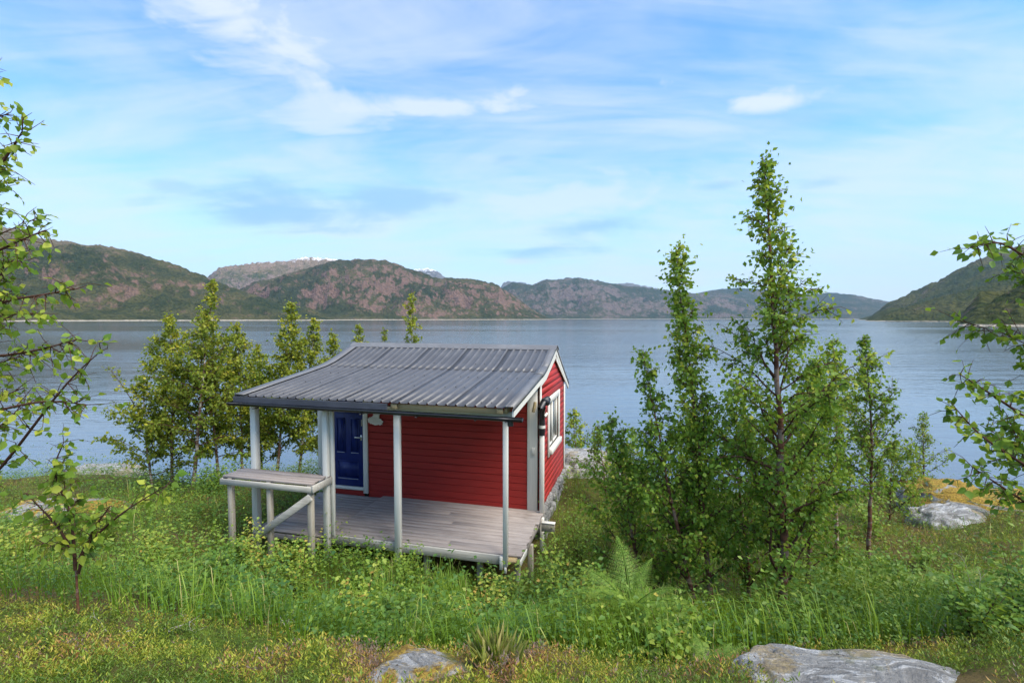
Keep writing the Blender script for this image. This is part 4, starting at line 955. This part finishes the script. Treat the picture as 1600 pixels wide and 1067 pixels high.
# small leafy saplings and bushes, one thing each
def bush(px, py, d, h, w, n, label, seed, leaf=.05, t0=.66, group=None, name='leafy_bush', cat='bush', mat='herb'):
    rg = np.random.default_rng(seed); p_ = at(px, py, d); g = gz(p_[0], p_[1])
    root = tagged(empty(name, (p_[0], p_[1], g - .02)), label, cat, group)
    st = Acc(); P, A = [], []
    for i in range(rg.integers(4, 8)):
        an = rg.uniform(0, 6.28); r_ = w * rg.uniform(.2, 1); hh = h * rg.uniform(.6, 1.1)
        c_ = curve([(0, 0, 0), (r_ * .35 * math.cos(an), r_ * .35 * math.sin(an), hh * .5), (r_ * math.cos(an), r_ * math.sin(an), hh)], 8); st.tube(c_, np.linspace(.008, .002, 8), 4)
        k = n // 6
        s = rg.uniform(.25, 1, k); q = np.stack([np.interp(s, np.linspace(0, 1, 8), c_[:, j]) for j in range(3)], 1) + rg.normal(0, w * .16, (k, 3)); P.append(q)
    P = np.concatenate(P); k = len(P); an = rg.uniform(0, 6.28, k)
    A = np.stack([np.cos(an), np.sin(an), rg.normal(-.2, .4, k)], -1); N = np.stack([rg.normal(0, .6, k), rg.normal(0, .6, k), np.ones(k)], -1)
    P[:, 2] = np.maximum(P[:, 2], .03)
    a = Acc(); a.leaves(P, A, N, leaf * rg.uniform(.6, 1.25, k), np.clip(t0 + rg.normal(0, .12, k), 0, 1), .8); o = a.build('foliage', M[mat], root, tint=True); o['kind'] = 'stuff'
    st.build('stems', M['twig'], root)
near = [((560, 985, 5.6), .75, .30, 420, 'yellowish sapling bush in the grass before the middle porch post', .80), ((470, 955, 6.4), .7, .34, 460, 'bright green bush among bilberry before the table', .70),
        ((420, 900, 7.5), .6, .35, 420, 'leafy bush growing up round the front table legs', .76), ((372, 880, 7.9), .6, .32, 380, 'pale-leaved bush at the outer front corner of the table', .82),
        ((455, 862, 7.75), .62, .22, 260, 'thin-stemmed bush poking through below the table brace', .84), ((745, 945, 6.3), .85, .28, 420, 'cream-leaved sapling in front of the broken deck corner', .86),
        ((790, 930, 7.0), .72, .26, 320, 'dark-stemmed sapling below the slim right-hand porch post', .78), ((900, 960, 6.3), 1.15, .36, 620, 'upright young bush with round leaves right of the deck corner', .66),
        ((870, 900, 7.6), .8, .36, 520, 'spreading bush under the right edge of the deck', .55), ((930, 1005, 5.6), .7, .26, 340, 'lime-leaved bush beside the large fern', .74),
        ((640, 880, 7.75), .62, .34, 420, 'raspberry-like bush hiding the foot of the middle porch post', .60), ((905, 850, 9.2), .8, .5, 700, 'broad bush against the stone foundation side of the cabin', .52),
        ((1290, 1000, 5.4), .5, .32, 380, 'low lush bush at the foot of the tallest birch', .55), ((1415, 960, 6.2), .65, .42, 460, 'glossy bush in the hollow beside the ferns', .50),
        ((1590, 1010, 4.2), .6, .42, 620, 'dark bluish-green bush at the edge of the bare path', .32), ((1520, 1030, 4.0), .4, .3, 380, 'low green bush next to the pale rock slab', .42),
        ((250, 870, 8.2), .5, .4, 420, 'yellow-green bush on the slope behind the young birch', .76), ((30, 850, 7.5), .6, .5, 560, 'bush with yellowing leaves beyond the close left birch', .86),
        ((170, 840, 8.8), .55, .4, 420, 'bush sprawling between young birch and flat mossy rock', .70), ((1360, 850, 10), .7, .5, 560, 'light green bush at the foot of the slim brown-stemmed birch', .62),
        ((330, 775, 13), .6, .8, 700, 'shade-green bush under the slender shore birches', .42), ((250, 758, 14.5), .6, .7, 600, 'light bush between shore rock and slender birches', .60), ((1040, 1045, 4.3), .35, .4, 520, 'mat of bright low shrub in front of the large fern', .62)]
for i, (b, h, w, n, lab, t_) in enumerate(near): bush(*b, h * 1.2, w * 1.25, int(n * 1.7), lab, 200 + i, t0=t_, leaf=.052 if b[2] < 10 else .07)

rb = np.random.default_rng(77)
for i in range(14):
    bush(rb.uniform(300, 930), rb.uniform(900, 985), rb.uniform(5.6, 8.0), rb.uniform(.45, .75), rb.uniform(.28, .42), 800, 'knee-high leafy bush in the green hollow below the porch', 300 + i, leaf=.05, t0=rb.uniform(.35, .6), group='leafy bushes in the hollow below the porch')
for i in range(9):
    bush(rb.uniform(1240, 1560), rb.uniform(900, 975), rb.uniform(5.6, 8.2), rb.uniform(.35, .6), rb.uniform(.28, .42), 700, 'low leafy bush in the hollow right of the tallest birch', 330 + i, leaf=.048, t0=rb.uniform(.35, .55), group='leafy bushes right of the tallest birch')

# ferns
def frond_mesh(L, seed):
    rg = np.random.default_rng(seed); a = Acc(); n = 22; s = np.linspace(0, 1, n)
    C = np.stack([np.zeros(n), L * s * (1 - .12 * s), L * (.55 * s - .50 * s * s)], -1); a.tube(C, np.linspace(.005, .0015, n), 3)
    T = unit(np.gradient(C, axis=0)); side = np.array([1., 0, 0])
    for j in range(4, n):
        ln = L * .36 * (1 - s[j]) ** .8 * min(1, .45 + s[j] * 2.2)
        for sg in (-1, 1):
            d = unit(T[j] * .45 + side * sg + np.array([0, 0, -.18])); q = max(3, int(ln / .012)); f = np.linspace(.08, 1, q)
            P = C[j] + d * (ln * f)[:, None]; nn = np.cross(d, T[j]); nn = nn / (np.linalg.norm(nn) + 1e-9) * sg * -1
            for s2 in (-1, 1):
                A = unit(T[j] * s2 + d * .55)[None] + rg.normal(0, .08, (q, 3)); a.leaves(P, A, np.broadcast_to(nn, (q, 3)), (.017 * (1.1 - f) + .004), np.clip(rg.normal(.6, .13, q), 0, 1), .5)
    F = [np.concatenate(f) for f in (a.F4, a.F3) if f]
    return raw_mesh('frond', np.concatenate(a.V), F, M['fern'], np.concatenate(a.T))
FR = [frond_mesh(.62, 1), frond_mesh(.62, 2)]
def fern(px, py, d, scale, n, label, seed, lean=None, lift=0.0):
    rg = np.random.default_rng(seed); p_ = at(px, py, d); g = gz(p_[0], p_[1]); root = tagged(empty('fern', (p_[0], p_[1], g + lift)), label, 'fern')
    for i in range(n):
        o = bpy.data.objects.new('frond', FR[i % 2]); COL.objects.link(o); o.parent = root
        az_ = (lean if lean is not None else 0) + (rg.normal(0, .7) if lean is not None else i * 6.283 / n + rg.normal(0, .2))
        o.rotation_euler = (rg.uniform(.25, .65), rg.normal(0, .15), az_); o.scale = (scale * rg.uniform(.8, 1.15),) * 3
    st = Acc(); st.tube([(0, 0, -lift - .03), (0, 0, .02)], .006, 4); st.build('stalk', M['twig'], root)
fern(985, 1000, 5.0, 1.25, 8, 'large pale green fern standing among the bushes right of the grass', 1, lift=.40)
fern(1105, 1062, 3.5, .62, 4, 'small fern lying over the brown moss by the pale rock slab', 2, lean=-1.2)
fern(1500, 935, 6.2, .95, 7, 'fern arching in the hollow below the mossy rocks', 3, lift=.12)
fern(1440, 960, 6.4, .9, 6, 'fern beside the glossy bush in the hollow', 4, lift=.1)
fern(1585, 925, 5.2, .9, 7, 'bright upright fern under the close right-hand birch', 5, lift=.15)
fern(1400, 925, 7.2, .8, 5, 'small fern behind the glossy bush', 6, lift=.1)

# dead wood
def deadbranch(px, py, d, L, label, seed, name='dead_branch'):
    rg = np.random.default_rng(seed); p_ = at(px, py, d); g = gz(p_[0], p_[1]); a = Acc()
    def grow(P0, dr, l, r_, dep):
        P = [P0]
        for i in range(4): dr = unit(dr + rg.normal(0, .28, 3)); P.append(P[-1] + dr * l / 4)
        a.tube(np.array(P), np.linspace(r_, r_ * .45, 5), 4)
        if dep:
            for _ in range(3): grow(P[rg.integers(1, 5)], unit(dr + rg.normal(0, .7, 3)), l * .6, r_ * .5, dep - 1)
    grow(np.zeros(3), unit(np.array([rg.normal(0, 1), rg.normal(0, .4), .9])), L, .006, 2)
    o = a.build(name, M['deadwood']); o.location = (p_[0], p_[1], g + .04); tagged(o, label, 'dead branch')
deadbranch(258, 995, 4.2, .26, 'bleached forked twig standing up from the heather', 3)
deadbranch(205, 985, 4.3, .24, 'grey dead heather stem lying near the bleached forked twig', 8)
deadbranch(1545, 960, 5.6, .5, 'thin pale dead stem leaning across the ferns', 12)
deadbranch(460, 985, 4.6, .22, 'grey tangle of dead twigs at the edge of the bilberry', 15)

# ------------------------------------------------------------------ haze over the fjord
hv = boxv((-15000, -1500, -14), (15000, 15000, 1500))
me = raw_mesh('haze', hv, BOXF, M['dark']); me.materials.clear()
hm = bpy.data.materials.new('fjord_haze'); hm.use_nodes = True; hn = hm.node_tree; hn.nodes.clear()
ho = new(hn, 'ShaderNodeOutputMaterial'); hp = new(hn, 'ShaderNodeVolumePrincipled'); hp.inputs['Color'].default_value = (.52, .76, 1.0, 1); hp.inputs['Density'].default_value = 3.3e-5; hp.inputs['Anisotropy'].default_value = 0.0
hn.links.new(hp.outputs[0], ho.inputs['Volume']); me.materials.append(hm)
tagged(link('haze', me), 'pale blue haze over the fjord', 'haze', kind='stuff')
